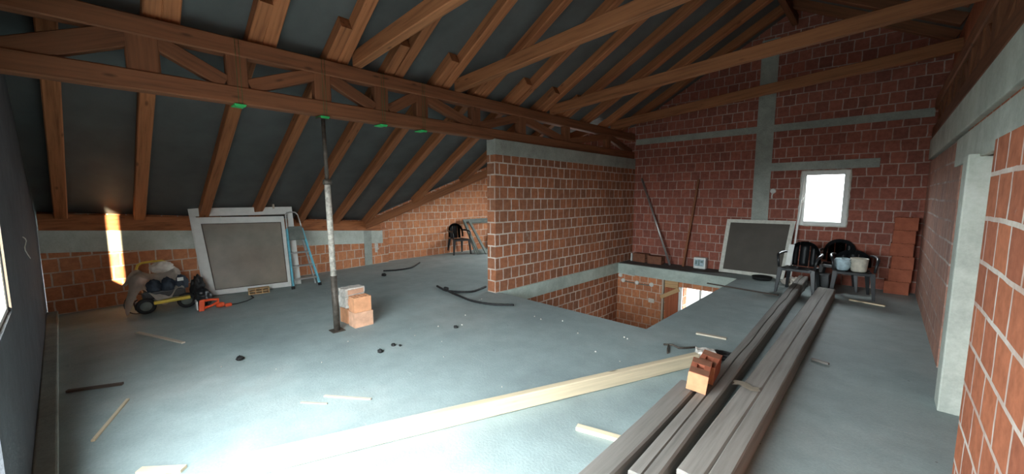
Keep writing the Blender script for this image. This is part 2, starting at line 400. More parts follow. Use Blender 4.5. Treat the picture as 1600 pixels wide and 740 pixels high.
# dark dusty strip between the opening and the far wall
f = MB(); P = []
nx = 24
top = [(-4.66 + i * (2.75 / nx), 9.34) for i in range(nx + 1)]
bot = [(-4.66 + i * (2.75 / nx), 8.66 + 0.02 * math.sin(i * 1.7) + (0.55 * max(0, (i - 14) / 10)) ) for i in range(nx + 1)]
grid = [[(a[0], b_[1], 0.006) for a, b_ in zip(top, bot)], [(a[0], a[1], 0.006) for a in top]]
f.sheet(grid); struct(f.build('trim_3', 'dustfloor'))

def wall_poly(name, pts, d, mat):
    return struct(MB().prism(pts, d).build(name, mat))
# partition beside the stair opening: 2.585 high, concrete band on top
struct(MB().box(-4.87, PX0, 4.42, YF, 0, 2.33).build('wall_partition', 'brick'))
f = MB().box(-4.875, PX0 + 0.005, 4.415, YF, 2.33, 2.585, 0.008)
struct(f.build('trim_4', 'concrete'))
# far gable wall with the window opening, in pieces round the opening
WX0, WX1, WZ0, WZ1 = -1.20, -0.50, 1.09, 2.12
T = 0.25
g = MB()
def gab(x0, x1, z0, fz):
    g.prism([(x0, YF, z0), (x1, YF, z0), (x1, YF, fz(x1)), (x0, YF, fz(x0))], (0, T, 0))
up = lambda x: (zmain(x) if x < RX else zright(x)) + 0.19
g.box(-9.3, -7.3, YF, YF + T, 0, 3.6); g.box(-5.5, -4.87, YF, YF + T, 0, 3.6); g.box(-7.3, -5.5, YF, YF + T, 0, 0.8); g.box(-7.3, -5.5, YF, YF + T, 2.2, 3.6)  # gap in the wing part is an added, unseen opening for extra daylight
gab(-4.87, RX, 0, up)
gab(RX, WX0, 0, up)
gab(WX0, WX1, WZ1, up); g.box(WX0, WX1, YF, YF + T, 0, WZ0)
gab(WX1, 3.4, 0, up)
struct(g.build('wall_far', 'brick_far'))
struct(MB().box(-4.67, 0.47, YF - 0.015, YF + 0.01, 2.93, 3.07, 0.004).build('trim_5', 'concrete'))
struct(MB().box(-2.02, -1.72, YF - 0.012, YF + 0.01, 0, 4.75, 0.004).build('trim_6', 'concrete'))
struct(MB().box(-1.75, -0.12, YF - 0.018, YF + 0.01, 2.15, 2.31, 0.004).build('trim_7', 'concrete'))
# window in the far wall
fr = MB(); t_ = 0.075
for a in ((WX0, WX0 + t_, WZ0, WZ1), (WX1 - t_, WX1, WZ0, WZ1)): fr.box(a[0], a[1], YF - 0.02, YF + 0.06, a[2], a[3], 0.006)
for a in ((WX0 + t_, WX1 - t_, WZ0, WZ0 + t_), (WX0 + t_, WX1 - t_, WZ1 - t_, WZ1)): fr.box(a[0], a[1], YF - 0.02, YF + 0.06, a[2], a[3], 0.006)
win = struct(fr.build('window_1', 'white'))
MB().box(WX0 + t_, WX1 - t_, YF + 0.02, YF + 0.026, WZ0 + t_, WZ1 - t_).build('pane', 'glass', win)
MB().tube([(WX0 + 0.035, YF - 0.035, 1.53), (WX0 + 0.035, YF - 0.05, 1.56), (WX0 + 0.05, YF - 0.05, 1.66)], 0.012).build('handle', 'white', win)
fm = MB()       # foam squeezed round the frame
pts = []
for i in range(60):
    t = i / 60 * 4
    if t < 1: p = (WX0 - .005 + (WX1 - WX0) * t, WZ1 + .004)
    elif t < 2: p = (WX1 + .008, WZ1 - (WZ1 - WZ0) * (t - 1))
    elif t < 3: p = (WX1 - (WX1 - WX0) * (t - 2), WZ0 - .004)
    else: p = (WX0 - .008, WZ0 + (WZ1 - WZ0) * (t - 3))
    pts.append((p[0], YF - 0.004, p[1]))
fm.tube(pts, [0.012 + 0.014 * random.random() for _ in pts], 7, closed=True)
fm.build('foam_seal', 'whiteold', win)
# right wall: far stretch, doorway, column, near stretch
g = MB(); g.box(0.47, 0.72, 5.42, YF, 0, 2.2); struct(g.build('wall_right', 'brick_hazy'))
struct(MB().box(0.45, 0.74, -0.6, YF, 2.24, 2.555, 0.008).build('trim_8', 'concrete_light'))
struct(MB().box(0.455, 0.74, 3.05, 5.75, 1.93, 2.19, 0.008).build('trim_9', 'concrete_light'))
g = MB(); g.box(0.49, 0.74, -0.6, 5.42, 1.93, 2.26); struct(g.build('wall_right_upper', 'brick_near'))
struct(MB().box(0.40, 0.53, 4.3, 4.52, 0, 1.95, 0.012).build('trim_10', 'concrete_light'))
g = MB(); g.box(0.53, 0.74, 3.05, 4.52, 0, 1.95); struct(g.build('wall_right_jamb', 'brick_near'))
g = MB(); g.box(0.37, 0.74, -0.6, 3.08, 0, 1.93); struct(g.build('wall_right_near', 'brick_near'))
# dark room behind the doorway; unseen low wall added to clip the sun
g = MB(); g.box(3.2, 3.4, -0.90, 9.6, 0, 3.2); g.box(3.2, 3.4, -3.0, -0.90, 0, 1.78); g.box(0.74, 3.2, 2.2, 2.4, 0, 3.0); struct(g.build('wall_right_outer_sunblock', 'brick_near'))
# boarding over the right wall up to the roof
g = MB(); yy = -0.55
g2 = []
while yy < YF - 0.02:
    wdt = 0.19; y1 = min(yy + wdt - 0.006, YF)
    g.box(0.60, 0.63, yy, y1, 2.55, zright(0.6) + 0.12); yy += wdt
struct(g.build('wall_boarding', 'osb'))

# wall beside the camera (left in the picture), with the balcony opening and the window opening
g = MB()
def zx(z): return -4.6 + (z - .19 - 3.32) / SL
def seg(x0, x1, z0, z1, th=0.07):
    g.hexa([(x0, gy(x0) - th, z0), (x1, gy(x1) - th, z0), (x1, gy(x1), z0), (x0, gy(x0), z0), (x0, gy(x0) - th, z1), (x1, gy(x1) - th, z1), (x1, gy(x1), z1), (x0, gy(x0), z1)])
OX0, OX1, OX2, OZ = -3.64, -2.48, -0.55, 2.45
seg(-9.0, OX0, 0, OZ); seg(OX0, OX1, 0, 0.98); seg(OX0, OX1, 2.14, OZ); seg(OX2, 0.9, 0, OZ)
g.prism([(-9, gy(-9), OZ), (.9, gy(.9), OZ), (3.4, gy(3.4), OZ), (3.4, gy(3.4), zright(3.4) + .19 if zright(3.4) + .19 > OZ else OZ + .01), (RX, gy(RX), RZ + .19), (zx(OZ), gy(zx(OZ)), OZ + .01)], (0, -.07, 0))
g.box(0.74, 3.4, -0.4, -0.2, 0, 2.6)
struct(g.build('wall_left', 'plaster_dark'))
g = MB(); seg(-8.6, OX1, 0, 0.14, 0.0) if False else None
g.bm.free()
# low kerb at the foot of that wall
g = MB(); g.hexa([(-8.2, gy(-8.2), 0), (-3.2, gy(-3.2), 0), (-3.2, gy(-3.2) + .10, 0), (-8.2, gy(-8.2) + .10, 0), (-8.2, gy(-8.2), .06), (-3.2, gy(-3.2), .06), (-3.2, gy(-3.2) + .10, .06), (-8.2, gy(-8.2) + .10, .06)], 0.01)
struct(g.build('baseboard_left', 'concrete'))
# window frame in that wall: outer frame and two mullions
fr = MB()
for x in (OX0 + .03, OX1 - .02):
    fr.bar((x, gy(x) - .035, 0.98), (x, gy(x) - .035, 2.16), 0.04, 0.04, up=(0, 1, 0))
fr.bar((OX0, gy(OX0) - .035, 0.995), (OX1, gy(OX1) - .035, 0.995), 0.04, 0.03); 
struct(fr.build('window_2', 'white'))

# low eaves wall (left slope), brick with a sloping concrete belt
y0, y1 = -0.75, 4.56
g = MB()
def kquad(ya, yb, z0a, z1a, z0b, z1b, xin=0.0, th=0.25):
    g.hexa([(kx(ya) - th, ya, z0a), (kx(ya) + xin, ya, z0a), (kx(yb) + xin, yb, z0b), (kx(yb) - th, yb, z0b), (kx(ya) - th, ya, z1a), (kx(ya) + xin, ya, z1a), (kx(yb) + xin, yb, z1b), (kx(yb) - th, yb, z1b)])
kquad(y0, y1, 0, kz(y0) - .31, 0, kz(y1) - .31)
g.hexa([(kx(y0) - .25, y0, kz(y0)), (kx(y0) - .13, y0, kz(y0)), (kx(y1) - .13, y1, kz(y1)), (kx(y1) - .25, y1, kz(y1)), (kx(y0) - .25, y0, zmain(kx(y0)) + .13), (kx(y0) - .13, y0, zmain(kx(y0)) + .17), (kx(y1) - .13, y1, zmain(kx(y1)) + .17), (kx(y1) - .25, y1, zmain(kx(y1)) + .13)])
struct(g.build('wall_eaves', 'brick_knee'))
g = MB(); kquad(y0, y1, kz(y0) - .31, kz(y0), kz(y1) - .31, kz(y1), 0.006); struct(g.build('trim_11', 'concrete_light'))
g = MB(); kquad(4.05, 4.25, 0, kz(4.05), 0, kz(4.25), 0.008); struct(g.build('trim_12', 'concrete'))
# wall of the wing beyond
struct(MB().prism([(-9.02, 4.56, 0), (-9.02, YF, 0), (-9.02, YF, 3.6), (-9.02, 8.2, 3.6), (-9.02, 4.56, 1.22)], (-0.25, 0, 0)).build('wall_wing', 'brick_knee'))
struct(MB().box(-9.5, -8.9, 4.25, 4.56, 0.7, 1.30).build('wall_wing_end', 'brick_knee'))
struct(MB().box(-9.27, kx(4.56) - 0.0, 4.56, 4.70, 0, 0.85).build('wall_corner', 'brick_knee'))

# roof membrane (lies on the rafters)
OFF = 0.165
def vx(y): return -8.78 + (y - 4.2) * 1.141
g = MB()
def slab(P, th=0.03):
    g.prism(P, (0, 0, th))
slab([(-9.5, -1.0, zmain(-9.5) + OFF), (-4.75, -1.0, zmain(-4.75) + OFF), (-4.75, 7.73, zmain(-4.75) + OFF), (-8.9, 4.1, zmain(-8.9) + OFF), (-9.5, 4.1, zmain(-9.5) + OFF)])
slab([(-4.75, -1.0, zmain(-4.75) + OFF), (RX, -1.0, RZ + OFF), (RX, 9.6, RZ + OFF), (-4.75, 9.6, zmain(-4.75) + OFF)])
wz = lambda y: 1.0 + 0.633 * (y - 4.2) + OFF
slab([(-9.5, 4.1, wz(4.1) - .03), (-8.9, 4.1, wz(4.1) - .03), (-4.75, 7.73, wz(7.73)), (-9.5, 7.73, wz(7.73))])
slab([(-9.5, 7.73, wz(7.73)), (-4.75, 7.73, wz(7.73)), (-4.75, 9.6, wz(7.73)), (-9.5, 9.6, wz(7.73))])
slab([(RX, -0.80, RZ + OFF), (3.5, -0.80, zright(3.5) + OFF), (3.5, 9.6, zright(3.5) + OFF), (RX, 9.6, RZ + OFF)])
struct(g.build('ceiling', 'membrane'))

# rooms below, seen through the stair opening
struct(MB().box(-5.0, 0.5, 3.6, 9.2, -2.95, -2.8).build('floor_lower', 'floor'))
g = MB(); g.box(-4.9, PX0, 3.6, 8.9, -2.8, -0.2); struct(g.build('wall_lower_left', 'brick'))
g = MB(); g.box(PX0, -3.56, 8.62, 8.9, -2.8, -0.2); g.box(-3.56, -3.1, 8.70, 8.9, -2.8, -0.2); g.box(-3.56, -1.95, 8.62, 8.9, -2.8, -2.2); g.box(-1.95, 0.5, 8.62, 8.9, -2.8, -0.2); g.box(-3.1, -1.95, 8.62, 8.9, -0.36, -0.2)
struct(g.build('wall_lower_far', 'brick_knee'))
g = MB(); g.box(0.4, 0.6, 3.6, 8.9, -2.8, -0.2); g.box(-4.9, 0.6, 3.4, 3.6, -2.8, -0.2); struct(g.build('wall_lower_right', 'brick'))

# ------------------------------------------------------------------ roof timbers
RW, RH = 0.13, 0.16
ys = [-0.42, 0.34, 1.12, 1.88, 2.62, 3.38, 4.12, 4.90, 5.65, 6.40, 7.15, 7.90, 8.65]
low_lab = ['lower rafter nearest the left corner, above the dark wall end', 'lower rafter above the sunlit patch on the eaves wall', 'lower rafter ending above the left edge of the white frames',
           'lower rafter rising from behind the right end of the white frames', 'lower rafter just right of the step ladder top', 'lower rafter passing behind the steel prop to its right',
           'last lower rafter standing on the eaves wall plate', 'short lower rafter landing low on the valley beam', 'short lower rafter landing midway on the valley beam',
           'short lower rafter next to the partition corner', 'short rafter behind the partition, hidden foot', 'short rafter behind the partition near the far wall', 'shortest rafter behind the partition']
up_lab = ['upper rafter at the very left top edge', 'upper rafter over the thick left truss post', 'upper rafter lapped beside a stub over the second truss post', 'upper rafter with a tie beam springing from its foot, left one',
          'upper rafter lapped beside a short stub between two tie beams', 'upper rafter meeting the second tie beam at the truss', 'upper rafter running under the second tie beam', 'upper rafter crossing behind the middle of the second tie beam',
          'upper rafter at the foot of the long third tie beam', 'upper rafter just beyond the foot of the third tie beam', 'upper rafter between the third and fourth tie beams', 'upper rafter at the foot of the last tie beam', 'upper rafter closest to the far gable wall']
up_n = Vector((-SL, 0, 1)).normalized()
for i, y in enumerate(ys):
    zc = RH / 2 * 1.14
    if i <= 9:
        xs = kx(y) - 0.12 if y < 4.2 else vx(y) + 0.02
        o = timber('rafter', (xs, y - (.12 if i == 0 else .09 if i < 4 else 0), zmain(xs) + zc), (-4.38, y + (.20 if i == 0 else .03 if i < 4 else 0), zmain(-4.38) + zc), RW, RH, 'rafter', up=up_n)
        tag(o, low_lab[i], 'rafter', 'lower rafters on the left slope')
    y2 = y + 0.145
    o = timber('rafter', (-4.92, y2, zmain(-4.92) + zc), (RX - 0.03, y2, zmain(RX - 0.03) + zc), RW, RH, 'rafter', up=up_n)
    tag(o, up_lab[i], 'rafter', 'upper rafters on the left slope')
# right slope rafters
upr = Vector((SL, 0, 1)).normalized()
for i, y in enumerate(ys):
    if y < 5: continue
    o = timber('rafter', (RX + 0.03, y + .145, zright(RX + 0.03) + RH * .57), (0.58, y + .145, zright(0.58) + RH * .57), RW, RH, 'truss', up=upr)
    tag(o, ['', '', '', '', '', '', '', '', 'right slope rafter nearest the camera, in the dark top corner', 'right slope rafter second from the camera above the right wall', 'middle right slope rafter in the dark corner above the right wall', 'right slope rafter last but one before the far gable', 'right slope rafter closest to the far gable wall'][i], 'rafter', 'rafters on the right slope')
# valley beam
a = Vector((-8.92, 4.08, zmain(-8.92) + .0)); b = Vector((-4.9, 7.60, zmain(-4.9) + .0))
tag(timber('valley_beam', a, b, 0.13, 0.17, 'rafter'), 'slanting valley beam rising over the rear brick wall, short rafters landing on it', 'beam')
# wall plate on the eaves wall
g = MB()
kq = [(-.6, 1.0), (4.44, 1.0)]
ya, yb = -0.74, 4.5
pz = lambda y: kz(y)
tp = lambda y: zmain(kx(y) + .10) + 0.02
g.hexa([(kx(ya) - .12, ya, pz(ya)), (kx(ya) + .02, ya, pz(ya)), (kx(yb) + .02, yb, pz(yb)), (kx(yb) - .12, yb, pz(yb)), (kx(ya) - .12, ya, tp(ya)), (kx(ya) + .02, ya, tp(ya)), (kx(yb) + .02, yb, tp(yb)), (kx(yb) - .12, yb, tp(yb))], 0.004)
tag(g.build('wall_plate', 'plate'), 'red-brown timber wall plate lying along the low eaves wall', 'beam')

# trusses
def truss(x, name, label, posts, yend, mat, dbl=False):
    t = thing(name, label, 'truss', (x, 4.5, 2.56))
    ya = gy(x) - 0.02
    timber('bottom_chord', (x, ya, 2.56 + .085), (x, yend, 2.59 + .085), 0.14, 0.17, mat, t)
    timber('top_chord', (x, ya, 3.02 + .085), (x, yend, 3.04 + .085), 0.14, 0.17, mat, t)
    for y in posts:
        wd = 0.18 if y > .6 else .22
        timber('post', (x, y, 2.72), (x, y, 3.04), 0.11, wd, mat, t, up=(0, 1, 0))
    pts = [ya + .05] + list(posts) + [yend]
    for k in range(len(pts) - 1):
        if pts[k + 1] - pts[k] < .35: continue
        a_, b_ = pts[k], pts[k + 1]
        # feet meet at every second post
        lo, hi = (a_, b_) if k % 2 == 0 else (b_, a_)
        s_ = 1 if hi > lo else -1
        if k == 0 and x < 0:
            timber('diagonal', (x + .005, a_ - .02, 2.70), (x + .005, b_ - .05, 3.03), 0.10, 0.17, mat, t); continue
        timber('diagonal', (x + .005, lo + s_ * .10, 2.76), (x + .005, hi - s_ * .09, 3.01), 0.09, 0.135, mat, t)
    return t
posts = [0.27, 0.95, 1.76, 2.48, 3.08, 4.06, 5.14, 6.48, 8.1]
truss(-4.77, 'roof_truss', 'long brown lattice truss crossing the picture over the prop and partition', posts, YF, 'truss')
truss(0.53, 'roof_truss', 'dark truss lying along the top of the right wall', [0.3, 1.1, 2.0, 2.9, 3.8, 4.6, 5.2, 5.8, 6.4, 7.0, 7.6, 8.2, 8.8], YF, 'truss')
# green straps round the truss at four posts
for i, (y, lb) in enumerate([(0.95, 'green strap around the truss above the white frames'), (1.76, 'green strap around the truss at the top of the steel prop'), (2.48, 'green strap on the truss, third from the left'), (3.08, 'green strap on the truss, rightmost and smallest to see')]):
    s_ = MB()
    s_.box(-4.855, -4.685, y - .05, y + .05, 2.548, 2.561, 0.002)
    s_.box(-4.70, -4.690, y - .045, y + .04, 2.535, 2.555)
    cord = MB()
    for dy in (-.012, .02):
        cord.tube([(-4.693, y + dy, 2.552), (-4.693, y + dy, 3.197), (-4.848, y + dy, 3.197), (-4.848, y + dy, 2.552)], .0018, 5)
    so = tag(s_.build('ratchet_strap', 'green'), lb, 'strap', 'green straps on the truss')
    cord.build('cord', 'green_dark', so)
# tie beams from the truss top across to the right
for y, zr, lb in [(2.17, 3.50, 'orange-brown tie beam springing from the truss at the top left'), (3.70, 3.56, 'long tie beam leaving the top edge of the picture at the centre'), (5.95, 3.58, 'long tie beam crossing over the pillar towards the top right corner'), (8.20, 3.66, 'faint tie beam closest to the far gable wall')]:
    tag(timber('tie_beam', (-4.72, y, 3.28), (0.60, y, zr + .04), 0.11, 0.17, 'tie', segs=24, rough=.006), lb, 'beam', 'tie beams')
tag(timber('ridge_beam', (RX, -.2, RZ - .05), (RX, YF, RZ - .05), 0.10, 0.18, 'truss'), 'dark ridge beam at the top of the roof', 'beam')

# ------------------------------------------------------------------ steel prop under the truss
PB = Vector((-4.745, 1.795, 0)); PT = Vector((-4.765, 1.76, 2.545)); pd = PT - PB
t = thing('steel_prop', 'tall cement-spattered steel prop standing under the truss', 'prop', PB)
def along(a): return PB + pd * a
MB().box(PB.x - .075, PB.x + .075, PB.y - .075, PB.y + .075, 0, .008, .002).build('base_plate', 'rust', t)
MB().tube([along(.003), along(.27)], .037, 16).build('lower_sleeve', 'rust', t)
MB().tube([along(.27), along(.5), along(.705)], .034, 16).build('outer_tube', 'prop_cement', t)
g = MB(); g.lathe([(.034, 0), (.047, 0), (.049, .03), (.047, .06), (.034, .06)], along(.70)); g.tube([along(.70) + Vector((-.07, 0, .03)), along(.70) + Vector((.07, .0, .03))], .007, 8); g.build('collar', 'rust', t)
MB().tube([along(.70), along(.995)], .022, 14).build('inner_tube', 'rust', t)
MB().box(PT.x - .06, PT.x + .06, PT.y - .06, PT.y + .06, 2.541, 2.549).build('top_plate', 'rust', t)
g = MB(); g.tube([along(.30) + Vector((-.05, 0, 0)), along(.30) + Vector((.05, .01, 0))], .008, 8); g.build('locking_pin', 'steel', t)

# ------------------------------------------------------------------ hollow bricks
def hollow_brick(name, loc, sx, sy, sz, mat, label, group=None, rz=0, holes='Z', rx=0, ry=0, nh=(2, 3), broken=0, mortar=None):
    """brick with real cavities along the given axis; origin at the base centre"""
    g = MB(); nx_, ny_ = nh
    A, B, Cc = {'Z': (sx, sy, sz), 'X': (sy, sz, sx), 'Y': (sx, sz, sy)}[holes]
    wall = 0.014
    us = [0, wall]; cw = (A - wall * (nx_ + 1)) / nx_
    for i in range(nx_): us += [us[-1] + cw, us[-1] + cw + wall]
    vs = [0, wall]; cv = (B - wall * (ny_ + 1)) / ny_
    for i in range(ny_): vs += [vs[-1] + cv, vs[-1] + cv + wall]
    def P(u, v, w_):
        u -= A / 2; v -= B / 2
        return {'Z': (u, v, w_), 'X': (w_ - sx / 2, u, v + sz / 2), 'Y': (u, w_ - sy / 2, v + sz / 2)}[holes]
    cache = {}
    def V(i, j, k):
        if (i, j, k) not in cache: cache[(i, j, k)] = g.bm.verts.new(P(us[i], vs[j], Cc * k))
        return cache[(i, j, k)]
    for i in range(len(us) - 1):
        for j in range(len(vs) - 1):
            hole = (i % 2 == 1) and (j % 2 == 1)
            if hole:
                q = [(i, j), (i + 1, j), (i + 1, j + 1), (i, j + 1)]
                for a in range(4):
                    (i0, j0), (i1, j1) = q[a], q[(a + 1) % 4]
                    g.bm.faces.new((V(i0, j0, 0), V(i1, j1, 0), V(i1, j1, 1), V(i0, j0, 1)))
            else:
                for k in (0, 1): g.bm.faces.new((V(i, j, k), V(i + 1, j, k), V(i + 1, j + 1, k), V(i, j + 1, k)))
    nu, nv = len(us) - 1, len(vs) - 1
    for i in range(nu):
        for j in (0, nv): g.bm.faces.new((V(i, j, 0), V(i + 1, j, 0), V(i + 1, j, 1), V(i, j, 1)))
    for j in range(nv):
        for i in (0, nu): g.bm.faces.new((V(i, j, 0), V(i, j + 1, 0), V(i, j + 1, 1), V(i, j, 1)))
    if broken:
        for v in g.bm.verts:
            if v.co.z > sz * .75: v.co.z -= broken * (0.5 + 0.5 * noise.noise(v.co * 40 + Vector(loc)))
    o = g.build(name, mat, origin=(0, 0, 0))
    o.location = loc; o.rotation_euler = (rx, ry, rz)
    tag(o, label, 'brick', group)
    return o
hollow_brick('hollow_brick', (-4.745, 2.10, 0.0), .18, .24, .19, 'clay_pale', 'pale hollow brick at the bottom front of the pile by the prop', 'bricks piled by the prop', holes='Z', nh=(3, 4))
hollow_brick('hollow_brick', (-4.745, 2.095, .192), .17, .22, .19, 'clay', 'orange hollow brick on top of the pale one by the prop', 'bricks piled by the prop', holes='Z', nh=(3, 4), rz=-.04)
hollow_brick('hollow_brick', (-4.99, 2.09, 0.0), .19, .22, .19, 'clay', 'orange brick low at the back of the pile by the prop', 'bricks piled by the prop', holes='Z', nh=(3, 4), rz=.1)
def mortared(name, loc, sx, sy, sz, label, rz, seed):
    g = MB(); g.box(-sx / 2, sx / 2, -sy / 2, sy / 2, 0, sz)
    bmesh.ops.subdivide_edges(g.bm, edges=g.bm.edges[:], cuts=4, use_grid_fill=True)
    for v in g.bm.verts:
        n = noise.noise_vector(v.co * 22 + Vector((seed, 0, 0))); v.co += n * .014
        if v.co.z < 0.01: v.co.z = 0
    o = g.build(name, 'mortar', origin=(0, 0, 0)); o.location = loc; o.rotation_euler = (0, 0, rz)
    g = MB()
    g.box(sx / 2 - .002, sx / 2 + .012, -sy * .38, sy * .42, sz * .25, sz * .85)
    c = g.build('clay_core', 'clay_pale', origin=(0, 0, 0)); c.parent = o; c.location = (0, 0, 0)
    tag(o, label, 'brick', 'bricks piled by the prop'); return o
mortared('broken_brick', (-5.0, 2.09, .205), .19, .24, .14, 'mortar-caked whitish brick at the back of the pile, under the broken one', 0.05, 3)
mortared('broken_brick', (-5.0, 2.10, .352), .17, .27, .10, 'jagged white broken brick crowning the pile by the prop', 0.12, 9)

# ------------------------------------------------------------------ white shutter frames leaning at the eaves wall
def quadframe(C4, w4, th, name, mat, parent, inner=None):
    """C4 = BL, BR, TR, TL outer corners; w4 = widths left, bottom, right, top"""
    BL, BR, TR, TL = [Vector(c) for c in C4]; n = (BR - BL).cross(TL - BL).normalized() * th
    def at(u, v): return BL * (1 - u) * (1 - v) + BR * u * (1 - v) + TR * u * v + TL * (1 - u) * v
    W = (BR - BL).length; Hh = (TL - BL).length
    l, b, r, t_ = w4[0] / W, w4[1] / Hh, w4[2] / W, w4[3] / Hh
    g = MB()
    for (u0, u1, v0, v1) in ((0, l, 0, 1), (1 - r, 1, 0, 1), (l, 1 - r, 0, b), (l, 1 - r, 1 - t_, 1)):
        P = [at(u0, v0), at(u1, v0), at(u1, v1), at(u0, v1)]
        g.hexa(P + [p + n for p in P], 0.003)
    o = g.build(name, mat, parent)
    return o, at, n, (l, b, r, t_)
def frame_thing(name, label, cat, C4, w4, th, mat, pane, group=None, extra=None, bead=True):
    t = thing(name, label, cat, (sum(c[0] for c in C4[:2]) / 2, sum(c[1] for c in C4[:2]) / 2, 0), group)
    o, at, n, (l, b, r, t_) = quadframe(C4, w4, th, 'frame', mat, t)
    if pane:
        g = MB(); P = [at(l, b), at(1 - r, b), at(1 - r, 1 - t_), at(l, 1 - t_)]; P = [p + n * .45 for p in P]
        g.hexa(P + [p + n * .12 for p in P]); g.build('pane', pane, t)
    if bead:
        C2 = [at(l, b) + n * .9, at(1 - r, b) + n * .9, at(1 - r, 1 - t_) + n * .9, at(l, 1 - t_) + n * .9]
        quadframe(C2, (.012,) * 4, th * .25, 'glazing_bead', 'rust' if mat == 'white' else mat, t)
    return t
# normals point to the room (+x)
frame_thing('window_frame', 'front white window frame with a dusty pane leaning on the eaves wall', 'window frame',
            [(-7.936, .96, .003), (-7.74, 2.147, .003), (-7.999, 2.163, 1.272), (-8.215, .85, 1.29)], (.11, .085, .05, .11), .05, 'white', 'pane', 'white frames on the eaves wall')
frame_thing('window_frame', 'taller white window frame leaning behind the front one', 'window frame',
            [(-8.05, .93, .003), (-7.815, 2.336, .003), (-8.10, 2.333, 1.44), (-8.345, .842, 1.44)], (.08, .08, .09, .14), .05, 'white', None, 'white frames on the eaves wall', bead=False)
g = MB().box(-8.13, -8.09, 2.02, 2.05, 1.42, 1.50, .003); tag(g.build('wooden_peg', 'lath'), 'small pale peg standing on the top edge of the rear white frame', 'peg')
# hollow brick propping the frame
hollow_brick('hollow_brick', (-7.56, 1.60, 0), .09, .30, .10, 'formwood', 'brown block lying on the floor against the white frame', rz=-.12, holes='X', nh=(3, 2))

# ------------------------------------------------------------------ step ladder
LP = lambda y, z: Vector((-7.45 - .36 * z, y, z))
t = thing('step_ladder', 'pale blue folded step ladder leaning on the white frames', 'ladder', (-7.5, 2.32, 0))
for (ya, yb, lab) in ((2.10, 2.155, 'left'), (2.55, 2.41, 'right')):
    a, b = LP(ya, .01), LP(yb, 1.05)
    timber_like = MB().bar(a, b, .030, .05, up=(1, 0, .36), bev=.003).build('side_rail', 'ladderblue', t)
    MB().bar(LP(ya, 0), LP(ya, .05), .045, .06, up=(1, 0, .36), bev=.004).build('rubber_foot', 'rubber', timber_like)
for z in (.16, .385, .62):
    k = z / 1.05; y0_, y1_ = 2.10 + .055 * k, 2.55 - .14 * k
    p = LP(y0_ + .01, z); q = LP(y1_ - .01, z)
    g = MB(); g.hexa([(p.x - .06, p.y, z - .012), (p.x + .035, p.y, z - .012), (q.x + .035, q.y, z - .012), (q.x - .06, q.y, z - .012), (p.x - .06, p.y, z + .012), (p.x + .035, p.y, z + .012), (q.x + .035, q.y, z + .012), (q.x - .06, q.y, z + .012)], .003)
    g.build('step', 'steel', t)
g = MB(); P = [LP(2.16, .84), LP(2.42, .84), LP(2.40, 1.08), LP(2.17, 1.08)]; n = Vector((.02, 0, .007))
g.hexa([p + n for p in P] + [p + n * 2.2 for p in P], .003); g.build('platform', 'grime', t)
hp = [LP(2.155, 1.0), LP(2.165, 1.2), LP(2.17, 1.30), LP(2.20, 1.345), LP(2.27, 1.355), LP(2.34, 1.345), LP(2.375, 1.30), LP(2.39, 1.2), LP(2.41, 1.0)]
MB().tube([p + Vector((.01, 0, 0)) for p in hp], .011, 10).build('handrail', 'steel', t)
for ya, yb in ((2.14, 2.19), (2.50, 2.38)):
    MB().bar(LP(ya, .03) + Vector((-.07, 0, 0)), LP(yb, 1.0) + Vector((-.05, 0, 0)), .02, .03, up=(1, 0, .36)).build('rear_leg', 'steel', t)

# ------------------------------------------------------------------ yellow pushcart, canvas, bags, orange saw
CX, CY = -7.45, 0.36
t = thing('wheeled_cart', 'yellow-handled wheeled cart loaded with canvas and black bags at the eaves wall', 'cart', (CX, CY, 0))
a = Vector((-7.72, .10, 0)); b = Vector((-7.45, .68, 0))
g = MB(); g.tube([(-7.80, .16, .30), (-7.86, .15, .58), (-7.87, .17, .635), (-7.87, .21, .66), (-7.83, .34, .675), (-7.80, .43, .675), (-7.785, .475, .65), (-7.78, .49, .60), (-7.74, .50, .30)], .017, 12)
g.build('push_handle', 'yellow', t)
g = MB(); g.bar((-7.32, .28, .15), (-7.30, .68, .17), .10, .045, bev=.012); g.bar((-7.62, .16, .17), (-7.62, .66, .17), .04, .03); g.bar((-7.62, .18, .17), (-7.36, .20, .17), .04, .03); g.bar((-7.60, .62, .17), (-7.34, .62, .17), .04, .03)
g.build('chassis', 'yellow', t)
g = MB(); g.box(-7.68, -7.36, .17, .64, .19, .30, .02); g.build('load_tray', 'black_plastic', t)
for (x, y, r) in ((-7.36, .20, .11), (-7.38, .64, .11)):
    g = MB(); g.lathe([(.0, -.03), (r * .55, -.03), (r * .6, -.02), (r * .6, .02), (r * .55, .03), (0, .03)], (x, y, r), 20, 'X')
    wh = g.build('wheel', 'grime', t)
    g = MB(); g.lathe([(r * .6, -.03), (r * .9, -.035), (r, -.02), (r, .02), (r * .9, .035), (r * .6, .03)], (x, y, r), 24, 'X'); g.build('tyre', 'rubber', wh)
MB().tube([(-7.40, .10, .06), (-7.42, .08, .17), (-7.5, .12, .19)], .01, 8).build('stand_leg', 'rust', t)
g = MB(); ring = [(-7.42 + .01 * math.sin(k), .11 + .125 * math.cos(k / 26 * 2 * math.pi), .15 + .14 * math.sin(k / 26 * 2 * math.pi)) for k in range(26)]
g.tube(ring, .006, 8, closed=True)
tag(g.build('wire_hoop', 'rust'), 'thin dark wire hoop standing against the left side of the cart', 'hoop')
